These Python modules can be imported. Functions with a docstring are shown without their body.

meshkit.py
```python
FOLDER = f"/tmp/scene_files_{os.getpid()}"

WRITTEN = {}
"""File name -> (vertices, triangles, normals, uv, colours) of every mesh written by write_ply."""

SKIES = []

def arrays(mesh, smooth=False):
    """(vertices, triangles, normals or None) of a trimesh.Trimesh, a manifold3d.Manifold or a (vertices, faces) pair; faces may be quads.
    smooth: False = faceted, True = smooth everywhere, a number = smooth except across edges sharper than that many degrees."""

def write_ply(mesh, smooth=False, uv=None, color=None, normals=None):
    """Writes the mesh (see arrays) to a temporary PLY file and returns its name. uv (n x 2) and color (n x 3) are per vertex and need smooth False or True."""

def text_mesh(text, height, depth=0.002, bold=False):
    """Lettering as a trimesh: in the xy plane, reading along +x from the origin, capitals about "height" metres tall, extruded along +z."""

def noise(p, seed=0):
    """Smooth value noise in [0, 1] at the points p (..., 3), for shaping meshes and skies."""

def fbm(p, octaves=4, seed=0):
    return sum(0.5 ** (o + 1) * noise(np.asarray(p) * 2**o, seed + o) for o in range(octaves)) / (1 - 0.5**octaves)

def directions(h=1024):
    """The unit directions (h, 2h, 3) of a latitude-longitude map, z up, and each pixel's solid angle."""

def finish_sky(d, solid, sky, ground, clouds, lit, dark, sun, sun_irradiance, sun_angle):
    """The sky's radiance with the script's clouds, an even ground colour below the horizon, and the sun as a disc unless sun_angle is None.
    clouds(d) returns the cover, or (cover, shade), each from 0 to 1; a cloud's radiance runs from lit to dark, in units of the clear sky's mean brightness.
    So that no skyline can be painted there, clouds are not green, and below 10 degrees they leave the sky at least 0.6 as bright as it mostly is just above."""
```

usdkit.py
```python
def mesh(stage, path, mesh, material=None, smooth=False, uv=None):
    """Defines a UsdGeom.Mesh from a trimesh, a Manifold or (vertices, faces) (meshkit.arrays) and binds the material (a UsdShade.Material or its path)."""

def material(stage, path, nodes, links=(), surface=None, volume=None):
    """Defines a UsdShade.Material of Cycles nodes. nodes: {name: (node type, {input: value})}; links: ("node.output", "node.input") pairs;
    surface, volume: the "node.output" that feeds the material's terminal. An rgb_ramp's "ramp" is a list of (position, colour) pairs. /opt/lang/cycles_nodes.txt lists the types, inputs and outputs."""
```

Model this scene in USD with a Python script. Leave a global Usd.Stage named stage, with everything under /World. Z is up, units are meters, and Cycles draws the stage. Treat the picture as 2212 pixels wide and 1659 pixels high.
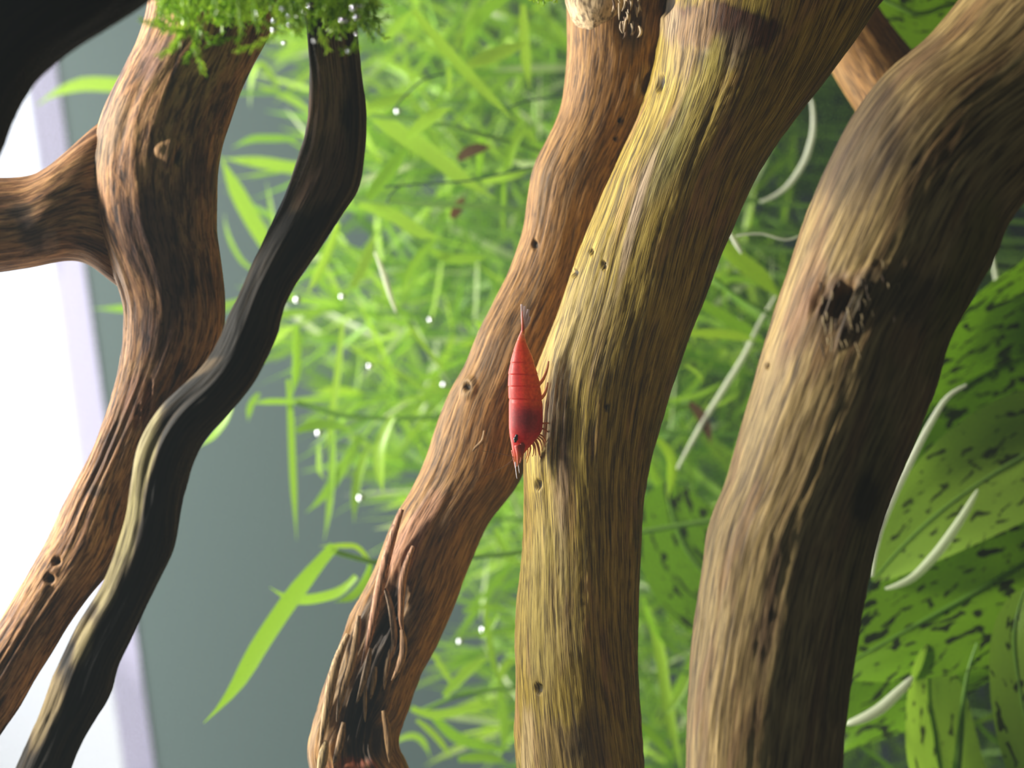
import math
import numpy as np
from scipy.interpolate import PchipInterpolator
from scipy.ndimage import gaussian_filter1d
from pxr import Usd, UsdGeom, UsdLux, UsdShade, Gf, Sdf, Vt
import usdkit, meshkit

stage = Usd.Stage.CreateInMemory()
UsdGeom.SetStageUpAxis(stage, UsdGeom.Tokens.z)
UsdGeom.SetStageMetersPerUnit(stage, 1.0)
stage.SetDefaultPrim(UsdGeom.Xform.Define(stage, '/World').GetPrim())
UsdGeom.Scope.Define(stage, '/World/Looks')

# ---------------------------------------------------------------- camera
# The phone was held on its side: the tank's "up" is the picture's left (and 8 degrees off).
W, H = 2212, 1659
ROLL = math.radians(8.0)
FPX = 4915.0
EYE = np.array([0.0, 0.0, 0.14])
c_, s_ = math.cos(ROLL), math.sin(ROLL)
RT = np.array([-s_, 0.0, -c_])          # picture right
UP = np.array([c_, 0.0, -s_])           # picture up
FW = np.array([0.0, 1.0, 0.0])          # into the tank
cam = UsdGeom.Camera.Define(stage, '/World/camera')
cam.CreateHorizontalApertureAttr(36.0)
cam.CreateVerticalApertureAttr(36.0 * H / W)
cam.CreateFocalLengthAttr(36.0 * FPX / W)
cam.CreateClippingRangeAttr(Gf.Vec2f(0.01, 20.0))
cam.CreateFStopAttr(20.0)
cam.CreateFocusDistanceAttr(0.288)
EXPOSURE = 0.0
cam.CreateExposureAttr(EXPOSURE)
m4 = Gf.Matrix4d(*RT, 0, *UP, 0, *(-FW), 0, *EYE, 1)
cam.AddTransformOp().Set(m4)

# ---------------------------------------------------------------- light
def rect_light(name, loc, w, h, intensity, color, rx=0.0):
    l = UsdLux.RectLight.Define(stage, '/World/' + name)
    l.CreateWidthAttr(w); l.CreateHeightAttr(h)
    l.CreateIntensityAttr(intensity); l.CreateColorAttr(Gf.Vec3f(*color))
    l.AddTranslateOp().Set(Gf.Vec3d(*loc)); l.AddRotateXOp().Set(rx)
    return l
dome = UsdLux.DomeLight.Define(stage, '/World/room_light')
dome.CreateIntensityAttr(0.015); dome.CreateColorAttr(Gf.Vec3f(0.80, 0.95, 1.0))
rect_light('tank_lamp', (0.085, 0.270, 0.34), 0.07, 0.020, 240.0, (1.0, 0.97, 0.88))
rect_light('plant_lamp', (0.02, 0.42, 0.36), 0.50, 0.08, 14.0, (1.0, 0.98, 0.90))  # unseen overhead fill that brightens the plants
rect_light('wall_lamp', (0.10, 0.54, 0.37), 0.16, 0.05, 11.5, (0.80, 0.87, 1.0), 35.0)  # unseen lamp added to overexpose the room wall

# ---------------------------------------------------------------- helpers
def P(px, py, D):
    """The point of the tank at distance D (metres, along the view) seen at this place of the photograph."""
    px, py, D = np.broadcast_arrays(np.asarray(px, float), np.asarray(py, float), np.asarray(D, float))
    k = D / FPX
    return EYE + ((px - W / 2) * k)[..., None] * RT + ((H / 2 - py) * k)[..., None] * UP + D[..., None] * FW

def proj(v):
    d = v - EYE
    D = d @ FW
    return W / 2 + (d @ RT) / D * FPX, H / 2 - (d @ UP) / D * FPX

used = {}
def numbered(parent, name):
    k = (parent, name); n = used.get(k, 0); used[k] = n + 1
    return f'{parent}/{name}' if n == 0 else f'{parent}/{name}_{n:03d}'

def tag(prim, label=None, cat=None, group=None, kind=None):
    for k, v in (('label', label), ('category', cat), ('group', group), ('kind', kind)):
        if v: prim.SetCustomDataByKey(k, v)
    return prim

BASE = {}
def thing(name, label, cat, base, group=None):
    path = numbered('/World', name)
    x = UsdGeom.Xform.Define(stage, path)
    x.AddTranslateOp().Set(Gf.Vec3d(*map(float, base)))
    BASE[path] = np.asarray(base, float)
    tag(x.GetPrim(), label, cat, group)
    return path

def root_base(path):
    return BASE['/'.join(path.split('/')[:3])] if '/'.join(path.split('/')[:3]) in BASE else np.zeros(3)

def obj(name, v, f, mat, parent='/World', smooth=True, attrs=None, label=None, kind=None, cat=None, group=None):
    path = numbered(parent, name)
    v = np.asarray(v, float)
    if parent != '/World': v = v - root_base(parent)
    m = usdkit.mesh(stage, path, (v, f), '/World/Looks/' + mat, smooth=smooth)
    for k, a in (attrs or {}).items():
        a = np.asarray(a, np.float32)
        api = UsdGeom.PrimvarsAPI(m)
        if a.ndim == 2:
            api.CreatePrimvar(k, Sdf.ValueTypeNames.Float3Array, 'vertex').Set(Vt.Vec3fArray.FromNumpy(a))
        else:
            api.CreatePrimvar(k, Sdf.ValueTypeNames.FloatArray, 'vertex').Set(Vt.FloatArray.FromNumpy(a))
    tag(m.GetPrim(), label, cat, group, kind)
    return path

def grid_faces(nr, nc, wrap=False):
    i = np.arange(nr - 1)[:, None]; j = np.arange(nc if wrap else nc - 1)[None, :]
    a = i * nc + j; b = i * nc + (j + 1) % nc
    return np.stack([a, b, b + nc, a + nc], -1).reshape(-1, 4)

def tris(q):
    return np.vstack([q[:, [0, 1, 2]], q[:, [0, 2, 3]]])

def unit(v):
    return v / np.maximum(np.linalg.norm(v, axis=-1, keepdims=True), 1e-12)

def spline(pts, n):
    pts = np.asarray(pts, float)
    t = np.r_[0, np.cumsum(np.linalg.norm(np.diff(pts, axis=0), axis=1))]
    t /= t[-1]
    return PchipInterpolator(t, pts, axis=0)(np.linspace(0, 1, n))

def tube(pts, rad, sides=8):
    """A round tube through the points; rad is one radius or one per point. Closed ends."""
    pts = np.asarray(pts, float); n = len(pts)
    rad = np.broadcast_to(np.asarray(rad, float), n)
    T = unit(np.gradient(pts, axis=0))
    ref = np.array([0.31, 0.77, 0.55])
    N1 = unit(np.cross(T, ref)); N2 = np.cross(T, N1)
    a = np.linspace(0, 2 * np.pi, sides, endpoint=False)
    v = pts[:, None] + rad[:, None, None] * (np.cos(a)[None, :, None] * N1[:, None] + np.sin(a)[None, :, None] * N2[:, None])
    v = v.reshape(-1, 3)
    f = tris(grid_faces(n, sides, True))
    k = len(v); v = np.vstack([v, pts[0], pts[-1]])
    j = np.arange(sides); j2 = (j + 1) % sides
    f = np.vstack([f, np.stack([np.full(sides, k), j2, j], 1), np.stack([np.full(sides, k + 1), (n - 1) * sides + j, (n - 1) * sides + j2], 1)])
    return v, f

def join(parts):
    vs, fs, k = [], [], 0
    for v, f in parts:
        vs.append(v); fs.append(np.asarray(f) + k); k += len(v)
    return np.vstack(vs), np.vstack(fs)

def ball(c, r, n=10, squash=(1, 1, 1)):
    th = np.linspace(0, np.pi, n); ph = np.linspace(0, 2 * np.pi, 2 * n, endpoint=False)
    d = np.stack([np.sin(th)[:, None] * np.cos(ph), np.sin(th)[:, None] * np.sin(ph), np.broadcast_to(np.cos(th)[:, None], (n, 2 * n))], -1)
    return (np.asarray(c) + d.reshape(-1, 3) * r * np.asarray(squash)), tris(grid_faces(n, 2 * n, True))

def box(lo, hi):
    x0, y0, z0 = lo; x1, y1, z1 = hi
    v = np.array([[x, y, z] for z in (z0, z1) for y in (y0, y1) for x in (x0, x1)], float)
    f = np.array([[0, 2, 3, 1], [4, 5, 7, 6], [0, 1, 5, 4], [2, 6, 7, 3], [0, 4, 6, 2], [1, 3, 7, 5]])
    return v, tris(f)

# ---------------------------------------------------------------- materials
def mat(name, nodes, links, surface='p.BSDF'):
    return usdkit.material(stage, '/World/Looks/' + name, nodes, links, surface=surface)

def wood(name, dark, mid, light, patch, patch_at=(0.50, 0.62), rough=0.62, bump=0.5, stops=(0.30, 0.47, 0.64), along=1.0, warp=1.0):
    """Fibres run along the branch: the mesh carries 'grain' (millimetres across, across, along)."""
    mat(name, {
        'g': ('attribute', {'attribute': 'grain'}),
        'sc': ('attribute', {'attribute': 'stain_shading'}),
        'sa': ('attribute', {'attribute': 'stain_shading_amount'}),
        'm1': ('mapping', {'scale': (1.5, 1.5, 0.075 * along)}),
        'm2': ('mapping', {'scale': (5.0, 5.0, 0.20 * along)}),
        'm3': ('mapping', {'scale': (0.30, 0.30, 0.07)}),
        'n1': ('noise_texture', {'scale': 1.0, 'detail': 4.0, 'roughness': 0.62, 'distortion': 0.25 * warp}),
        'n2': ('noise_texture', {'scale': 1.0, 'detail': 3.0, 'roughness': 0.6, 'distortion': 0.15 * warp}),
        'n3': ('noise_texture', {'scale': 1.0, 'detail': 3.0, 'roughness': 0.55}),
        'r1': ('rgb_ramp', {'ramp': [(0.0, dark), (stops[0], dark), (stops[1], mid), (stops[2], light), (1.0, light)]}),
        'r3': ('rgb_ramp', {'ramp': [(0.0, (0, 0, 0)), (patch_at[0], (0, 0, 0)), (patch_at[1], (1, 1, 1)), (1.0, (1, 1, 1))]}),
        'pf': ('math', {'math_type': 'multiply', 'value2': 0.75}),
        'mx': ('mix_color', {'b': patch}),
        'fr': ('rgb_ramp', {'ramp': [(0.0, (0.30, 0.30, 0.30)), (0.40, (0.36, 0.33, 0.31)), (0.50, (1, 1, 1)), (0.66, (1.35, 1.35, 1.35)), (1.0, (1.5, 1.5, 1.5))]}),
        'mf': ('mix', {'mix_type': 'multiply', 'fac': 1.0}),
        'sm': ('mix', {'mix_type': 'multiply', 'fac': 1.0}),
        'ms': ('mix_color', {}),
        'ad': ('math', {'math_type': 'multiply_add', 'value2': 0.7}),
        'b': ('bump', {'strength': bump, 'distance': 0.00022}),
        'p': ('principled_bsdf', {'roughness': rough, 'specular_ior_level': 0.35}),
    }, [('g.vector', 'm1.vector'), ('g.vector', 'm2.vector'), ('g.vector', 'm3.vector'),
        ('m1.vector', 'n1.vector'), ('m2.vector', 'n2.vector'), ('m3.vector', 'n3.vector'),
        ('n1.fac', 'r1.fac'), ('n3.fac', 'r3.fac'), ('r3.color', 'pf.value1'), ('pf.value', 'mx.fac'), ('r1.color', 'mx.a'),
        ('n2.fac', 'fr.fac'), ('mx.result', 'mf.color1'), ('fr.color', 'mf.color2'),
        ('sc.color', 'sm.color1'), ('fr.color', 'sm.color2'),
        ('sa.fac', 'ms.fac'), ('mf.color', 'ms.a'), ('sm.color', 'ms.b'),
        ('n2.fac', 'ad.value1'), ('n1.fac', 'ad.value3'), ('ad.value', 'b.height'), ('b.normal', 'p.normal'),
        ('ms.result', 'p.base_color')])

wood('wood_rust', (0.07, 0.032, 0.018), (0.42, 0.195, 0.080), (0.64, 0.34, 0.14), (0.08, 0.036, 0.030), (0.53, 0.64), stops=(0.34, 0.47, 0.60), along=2.2, warp=2.5)
wood('wood_dark', (0.010, 0.008, 0.007), (0.026, 0.020, 0.015), (0.055, 0.038, 0.022), (0.020, 0.018, 0.016), rough=0.7)
wood('wood_black', (0.006, 0.005, 0.005), (0.014, 0.010, 0.009), (0.030, 0.021, 0.016), (0.010, 0.010, 0.010), rough=0.8)
wood('wood_brown', (0.10, 0.045, 0.013), (0.31, 0.15, 0.042), (0.47, 0.25, 0.08), (0.20, 0.115, 0.048), (0.52, 0.66), along=1.7, warp=1.6)
wood('wood_olive', (0.10, 0.065, 0.012), (0.38, 0.26, 0.035), (0.58, 0.42, 0.09), (0.46, 0.25, 0.10), (0.52, 0.66), bump=0.45)
wood('wood_tan', (0.11, 0.065, 0.022), (0.42, 0.275, 0.095), (0.62, 0.43, 0.17), (0.30, 0.16, 0.06), (0.50, 0.62))

def leaf_mat(name, a, b, trans, rough=0.32, spots=None, spot_scale=(0.70, 0.70, 0.26), thr=(0.55, 0.59), mixfac=0.42, tint=1.0):
    nodes = {
        'o': ('object_info', {}),
        'mc': ('mix_color', {'a': a, 'b': b}),
        'mt': ('mix', {'mix_type': 'multiply', 'fac': 1.0, 'color2': trans}),
        'p': ('principled_bsdf', {'roughness': rough, 'specular_ior_level': 0.5}),
        't': ('translucent_bsdf', {}),
        'x': ('mix_closure', {'fac': mixfac}),
    }
    links = [('o.random', 'mc.fac'), ('p.BSDF', 'x.closure1'), ('t.BSDF', 'x.closure2'), ('mt.color', 't.color')]
    col = 'mc.result'
    if spots is not None:
        nodes.update({
            'g': ('attribute', {'attribute': 'grain'}),
            'mp': ('mapping', {'scale': spot_scale}),
            'n': ('noise_texture', {'scale': 1.0, 'detail': 2.5, 'roughness': 0.55, 'distortion': 0.6}),
            'r': ('rgb_ramp', {'ramp': [(0.0, (0, 0, 0)), (thr[0], (0, 0, 0)), (thr[1], (1, 1, 1)), (1.0, (1, 1, 1))]}),
            'ms': ('mix_color', {'b': spots}),
        })
        links += [('g.vector', 'mp.vector'), ('mp.vector', 'n.vector'), ('n.fac', 'r.fac'), ('r.color', 'ms.fac'), ('mc.result', 'ms.a')]
        col = 'ms.result'
    links += [(col, 'p.base_color'), (col, 'mt.color1')]
    mat(name, nodes, links, 'x.closure')

leaf_mat('grass_leaf', (0.22, 0.48, 0.015), (0.48, 0.74, 0.04), (1.0, 1.0, 0.8))
leaf_mat('grass_leaf_front', (0.28, 0.56, 0.025), (0.46, 0.74, 0.06), (1.0, 1.0, 0.8))
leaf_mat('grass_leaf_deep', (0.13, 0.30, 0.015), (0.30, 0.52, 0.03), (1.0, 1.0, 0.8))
leaf_mat('grass_leaf_pale', (0.52, 0.66, 0.30), (0.72, 0.80, 0.46), (1.0, 1.0, 0.9), rough=0.25)
leaf_mat('dead_leaf', (0.20, 0.105, 0.045), (0.14, 0.08, 0.04), (1.0, 0.8, 0.6))
leaf_mat('grass_stem', (0.25, 0.50, 0.06), (0.34, 0.58, 0.12), (1.0, 1.0, 0.8))
leaf_mat('moss_leaf', (0.20, 0.42, 0.015), (0.52, 0.76, 0.06), (1.0, 1.0, 0.8), rough=0.28)
leaf_mat('spotted_leaf', (0.19, 0.40, 0.010), (0.26, 0.50, 0.016), (1.0, 1.0, 0.7), spots=(0.022, 0.035, 0.010))
leaf_mat('spotted_leaf_pale', (0.34, 0.56, 0.06), (0.38, 0.60, 0.08), (1.0, 1.0, 0.7), spots=(0.05, 0.075, 0.018), thr=(0.585, 0.615))
leaf_mat('spotted_leaf_dark', (0.045, 0.15, 0.012), (0.06, 0.19, 0.015), (1.0, 1.0, 0.7), spots=(0.014, 0.03, 0.008))
leaf_mat('leaf_rim', (0.80, 0.88, 0.62), (0.86, 0.9, 0.7), (1, 1, 1), rough=0.2)  # lamp glint on leaf edges, put into the pale colour
leaf_mat('root_white', (0.78, 0.82, 0.62), (0.85, 0.88, 0.75), (1, 1, 1), rough=0.3)
mat('thread', {'p': ('principled_bsdf', {'base_color': (0.03, 0.09, 0.03), 'roughness': 0.6})}, [])
mat('bubble', {'p': ('principled_bsdf', {'base_color': (0.95, 0.97, 1.0), 'metallic': 1.0, 'roughness': 0.12})}, [])
mat('panel', {'p': ('principled_bsdf', {'base_color': (0.046, 0.078, 0.076), 'roughness': 0.6}),
              }, [])
mat('trim', {'p': ('principled_bsdf', {'base_color': (0.64, 0.60, 0.86), 'roughness': 0.5})}, [])
mat('room_wall', {'p': ('principled_bsdf', {'base_color': (0.86, 0.88, 0.95), 'roughness': 0.8})}, [])
mat('soil', {'c': ('texture_coordinate', {}),
             'v': ('voronoi_texture', {'scale': 400.0}),
             'r': ('rgb_ramp', {'ramp': [(0.0, (0.05, 0.035, 0.022)), (0.6, (0.03, 0.02, 0.014)), (1.0, (0.012, 0.009, 0.007))]}),
             'b': ('bump', {'strength': 0.8, 'distance': 0.001, 'invert': True}),
             'p': ('principled_bsdf', {'roughness': 0.85})},
    [('c.object', 'v.vector'), ('v.distance', 'r.fac'), ('v.distance', 'b.height'), ('b.normal', 'p.normal'), ('r.color', 'p.base_color')])

def shell_mat(name, rough, ss=0.0, coat=0.3, alpha=1.0, fixed=None):
    nodes = {'p': ('principled_bsdf', {'roughness': rough, 'coat_weight': coat, 'coat_roughness': 0.2, 'alpha': alpha,
                                       'subsurface_weight': ss, 'subsurface_radius': (1.0, 0.35, 0.15), 'subsurface_scale': 0.0012})}
    links = []
    if fixed is not None: nodes['p'][1]['base_color'] = fixed
    else:
        nodes['a'] = ('attribute', {'attribute': 'stain_shading'})
        nodes['g'] = ('attribute', {'attribute': 'grain'})
        nodes['n'] = ('noise_texture', {'scale': 2.2, 'detail': 3.0, 'roughness': 0.6})
        nodes['r'] = ('rgb_ramp', {'ramp': [(0.0, (0.55, 0.5, 0.5)), (0.45, (0.9, 0.9, 0.9)), (0.6, (1.1, 1.1, 1.1)), (1.0, (1.2, 1.2, 1.2))]})
        nodes['m'] = ('mix', {'mix_type': 'multiply', 'fac': 1.0})
        links = [('g.vector', 'n.vector'), ('n.fac', 'r.fac'), ('a.color', 'm.color1'), ('r.color', 'm.color2'), ('m.color', 'p.base_color')]
    mat(name, nodes, links)
shell_mat('shrimp_shell', 0.5, ss=0.28, coat=0.06)
shell_mat('shrimp_red', 0.5, ss=0.15, coat=0.05, fixed=(0.50, 0.035, 0.02))
shell_mat('shrimp_leg', 0.5, coat=0.0, alpha=0.85, fixed=(0.70, 0.22, 0.03))
shell_mat('shrimp_clear', 0.3, alpha=0.55, fixed=(0.80, 0.62, 0.62))
shell_mat('shrimp_pale', 0.3, fixed=(0.62, 0.60, 0.68))
shell_mat('shrimp_eye', 0.15, coat=0.6, fixed=(0.015, 0.010, 0.014))
shell_mat('shrimp_feeler', 0.5, alpha=0.5, coat=0.0, fixed=(0.30, 0.20, 0.12))

# ---------------------------------------------------------------- setting
PANEL_Y = 0.50
top_z = float(P(228, 900, PANEL_Y)[2])
v, f = box((-0.45, PANEL_Y, 0.0), (0.45, PANEL_Y + 0.004, top_z))
obj('wall_back', v, f, 'panel', smooth=False, kind='structure')
v, f = box((-0.45, PANEL_Y - 0.0005, top_z), (0.45, PANEL_Y + 0.0045, top_z + 0.0068))
obj('trim_1', v, f, 'trim', smooth=False, kind='structure')
v, f = box((-0.9, 0.62, -0.2), (0.9, 0.63, 0.9))
obj('wall_room', v, f, 'room_wall', smooth=False, kind='structure')
n = 90
gx, gy = np.meshgrid(np.linspace(-0.45, 0.45, n), np.linspace(0.19, PANEL_Y, 40), indexing='ij')
gz = 0.004 * (meshkit.fbm(np.stack([gx * 30, gy * 30, gx * 0], -1), 4, 5) - 0.5)
v = np.stack([gx, gy, gz - 0.002], -1).reshape(-1, 3)
obj('floor', v, tris(grid_faces(n, 40)), 'soil', kind='structure')

usdkit.material(stage, '/World/Looks/hazy_water', {'v': ('principled_volume', {'color': (0.80, 0.93, 1.0), 'density': 0.32, 'anisotropy': 0.1})}, volume='v.volume')
v, f = box((-0.44, 0.195, -0.004), (0.44, 0.4995, 0.322))
obj('water', v, f, 'hazy_water', smooth=False, label='slightly hazy water filling the tank around wood and plants', cat='water', kind='stuff')

# ---------------------------------------------------------------- driftwood
def smoothstep(a, b, x):
    t = np.clip((x - a) / (b - a), 0, 1)
    return t * t * (3 - 2 * t)

def branch(secs, nu, nv, feats=(), ridge=0.16, lump=0.5, seed=0, twist=0.0, base_stain=None, sm=1.2, fine=0.05, rf=1.0):
    """A limb through pairs of edge points (left x, y, right x, y, distance, depth/width)."""
    S = np.asarray(secs, float)
    L, R_ = P(S[:, 0], S[:, 1], S[:, 4]), P(S[:, 2], S[:, 3], S[:, 4])
    C = (L + R_) / 2
    t = np.r_[0, np.cumsum(np.linalg.norm(np.diff(C, axis=0), axis=1) + 1e-5)]
    # rows spread evenly over the part in view, coarser outside
    inview = ((S[:, 1] > -60) & (S[:, 1] < H + 60) & ((S[:, 0] > -150) | (S[:, 2] > -150)))
    dens = np.where(inview, 1.0, 0.25)
    w = np.r_[0, np.cumsum(np.diff(t) * (dens[1:] + dens[:-1]) / 2)]
    tt = np.interp(np.linspace(0, w[-1], nu), w, t)
    A = (R_ - L) / 2
    Ci = gaussian_filter1d(PchipInterpolator(t, C)(tt), nu / len(S) * 0.25 * sm, axis=0, mode='nearest')
    Ai = gaussian_filter1d(PchipInterpolator(t, A)(tt), nu / len(S) * 0.25 * sm, axis=0, mode='nearest')
    ra = gaussian_filter1d(PchipInterpolator(t, S[:, 5])(tt), nu / len(S) * 0.3, mode='nearest')
    r = np.linalg.norm(Ai, axis=1)
    th = np.linspace(0, 2 * np.pi, nv, endpoint=False)
    ct, st = np.cos(th)[None, :, None], np.sin(th)[None, :, None]
    An = Ai / r[:, None]
    rad = An[:, None] * ct + FW * st
    base = Ci[:, None] + Ai[:, None] * ct + FW * (r * ra)[:, None, None] * st
    tw = th[None, :] + twist * tt[:, None] * 1000
    mm = 0 * r[:, None] + np.median(r) * 1000
    G = np.stack([mm * np.cos(tw) + seed * 7.3, mm * np.sin(tw) + seed * 3.1, np.broadcast_to(tt[:, None] * 1000, tw.shape)], -1)
    d = lump * 2 * (meshkit.fbm(G * [0.16, 0.16, 0.07], 3, seed) - 0.5)
    rn = meshkit.fbm(G * [0.75 * rf, 0.75 * rf, 0.045] + 3, 3, seed + 11)
    d += ridge * 2 * (1 - np.abs(rn - 0.5) * 5)
    d += fine * 2 * (meshkit.fbm(G * [3.0, 3.0, 0.25], 3, seed + 23) - 0.5)
    px, py = proj(base.reshape(-1, 3)); px = px.reshape(d.shape); py = py.reshape(d.shape)
    front = np.sin(th)[None, :] < 0.35
    stain_shading = np.ones(d.shape + (3,)) * (0.3, 0.2, 0.1); amt = np.zeros(d.shape)  # patch colours: real stains plus painted light and shade
    if base_stain is not None:
        stain_shading[:] = base_stain[0]; amt[:] = base_stain[1]
    wob = meshkit.fbm(np.stack([px * 0.02, py * 0.02, px * 0], -1), 3, seed + 5) - 0.5
    wob2 = meshkit.fbm(G * [1.6, 1.6, 0.10], 3, seed + 31) - 0.5
    for ft in feats:
        x, y, rx, ry, ang = ft[:5]
        o = ft[5]
        a = math.radians(ang)
        ux, uy = math.cos(a), math.sin(a)
        e = np.hypot(((px - x) * ux + (py - y) * uy) / rx, (-(px - x) * uy + (py - y) * ux) / ry)
        e = e + wob * o.get('wob', 0.5) + wob2 * o.get('fib', 0.0)
        soft = o.get('soft', 0.4)
        m = (1 - smoothstep(1 - soft, 1 + soft, e)) * front
        if 'dent' in o: d -= o['dent'] * m * (1 + o.get('rough', 0) * wob2 * 4)
        if 'col' in o:
            k = (m * o.get('amt', 0.9))[..., None]
            stain_shading = stain_shading * (1 - k) + np.asarray(o['col']) * k if o.get('over', True) else stain_shading
            amt = np.maximum(amt * (1 - k[..., 0]) , 0) + k[..., 0]
    v = base + rad * (d * 0.001)[..., None]
    v = v.reshape(-1, 3)
    f = tris(grid_faces(nu, nv, True))
    k = len(v)
    v = np.vstack([v, Ci[0], Ci[-1]])
    j = np.arange(nv); j2 = (j + 1) % nv
    f = np.vstack([f, np.stack([np.full(nv, k), j2, j], 1), np.stack([np.full(nv, k + 1), (nu - 1) * nv + j, (nu - 1) * nv + j2], 1)])
    # outward faces
    c0 = v[f[nv * 2]].mean(0)
    nrm = np.cross(v[f[:, 1]] - v[f[:, 0]], v[f[:, 2]] - v[f[:, 0]])
    ctr = Ci[np.minimum(f[:, 0] // nv, nu - 1)]
    if np.sum((nrm * (v[f].mean(1) - ctr)).sum(1)) < 0: f = f[:, ::-1]
    ext = lambda a: np.vstack([a.reshape(-1, a.shape[-1]), a[0, 0][None], a[-1, 0][None]])
    return v, f, dict(grain=ext(G), stain_shading=ext(stain_shading), stain_shading_amount=ext(amt[..., None])[:, 0])

def limb(parent, name, matn, secs, nu, nv, label=None, **kw):
    v, f, at = branch(secs, nu, nv, **kw)
    return obj(name, v, f, matn, parent, smooth=True, attrs=at, label=label)

def D_(rows, D, ratio=0.92):
    if D is None:                       # the thin branch: it leans over the forked one where they cross
        D = lambda y: float(np.interp(y, [0, 500, 780, 1100, 1700], [0.2760, 0.2715, 0.2660, 0.2682, 0.2710]))
        return [tuple(r) + (D((r[1] + r[3]) / 2), ratio) if len(r) == 4 else tuple(r) + (ratio,) for r in rows]
    return [tuple(r) + (D, ratio) if len(r) == 4 else (tuple(r) + (ratio,) if len(r) == 5 else tuple(r)) for r in rows]

HOLE = dict(dent=0.55, col=(0.012, 0.008, 0.006), amt=0.95, soft=0.35, wob=0.3)

# -- left forked branch
left = thing('driftwood_branch', 'rust-brown forked driftwood branch at the left with a side arm reaching the left picture edge', 'driftwood', P(400, 300, 0.275))
limb(left, 'branch', 'wood_rust', D_([
    (1250, -1500, 1540, -1350), (900, -1020, 1190, -880), (620, -640, 920, -530), (420, -330, 720, -240), (330, -120, 640, -60), (325, 0, 600, 20), (300, 94, 565, 105), (268, 155, 530, 170), (231, 224, 502, 243),
    (208, 300, 479, 310), (198, 400, 466, 398), (215, 500, 464, 490), (246, 580, 474, 562), (267, 640, 484, 650), (271, 690, 482, 720),
    (267, 750, 455, 785), (255, 815, 410, 855), (240, 868, 370, 920), (222, 925, 335, 975), (190, 1003, 305, 1045), (155, 1062, 284, 1115),
    (119, 1139, 262, 1195), (72, 1222, 195, 1282), (22, 1309, 127, 1377), (-25, 1385, 72, 1468), (-80, 1470, 22, 1551), (-140, 1560, -40, 1640), (-220, 1690, -120, 1770), (-420, 2050, -330, 2110), (-640, 2420, -560, 2470)], 0.275, 0.85),
    520, 150, seed=3, ridge=0.11, lump=0.33, rf=1.4, feats=[
        (365, 325, 26, 24, 0, dict(dent=-0.6, col=(0.62, 0.33, 0.14), amt=0.6)),
        (384, 338, 9, 20, 10, HOLE),
        (318, 868, 7, 46, 10, dict(dent=0.7, col=(0.06, 0.02, 0.015), amt=0.9, soft=0.3)),
        (296, 905, 5, 26, 12, dict(dent=0.4, col=(0.09, 0.03, 0.02), amt=0.8, soft=0.3)),
        (300, 860, 42, 66, 8, dict(col=(0.42, 0.16, 0.085), amt=0.7, fib=0.5)),
        (122, 1213, 9, 8, 0, HOLE), (107, 1250, 10, 10, 0, HOLE),
        (208, 1060, 16, 14, 0, dict(col=(0.07, 0.03, 0.02), amt=0.8)),
        (230, 300, 30, 90, 25, dict(col=(0.32, 0.20, 0.10), amt=0.6, fib=1.2)),
        (330, 130, 30, 60, 20, dict(col=(0.30, 0.14, 0.12), amt=0.7, fib=0.6)),
    ])
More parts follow.
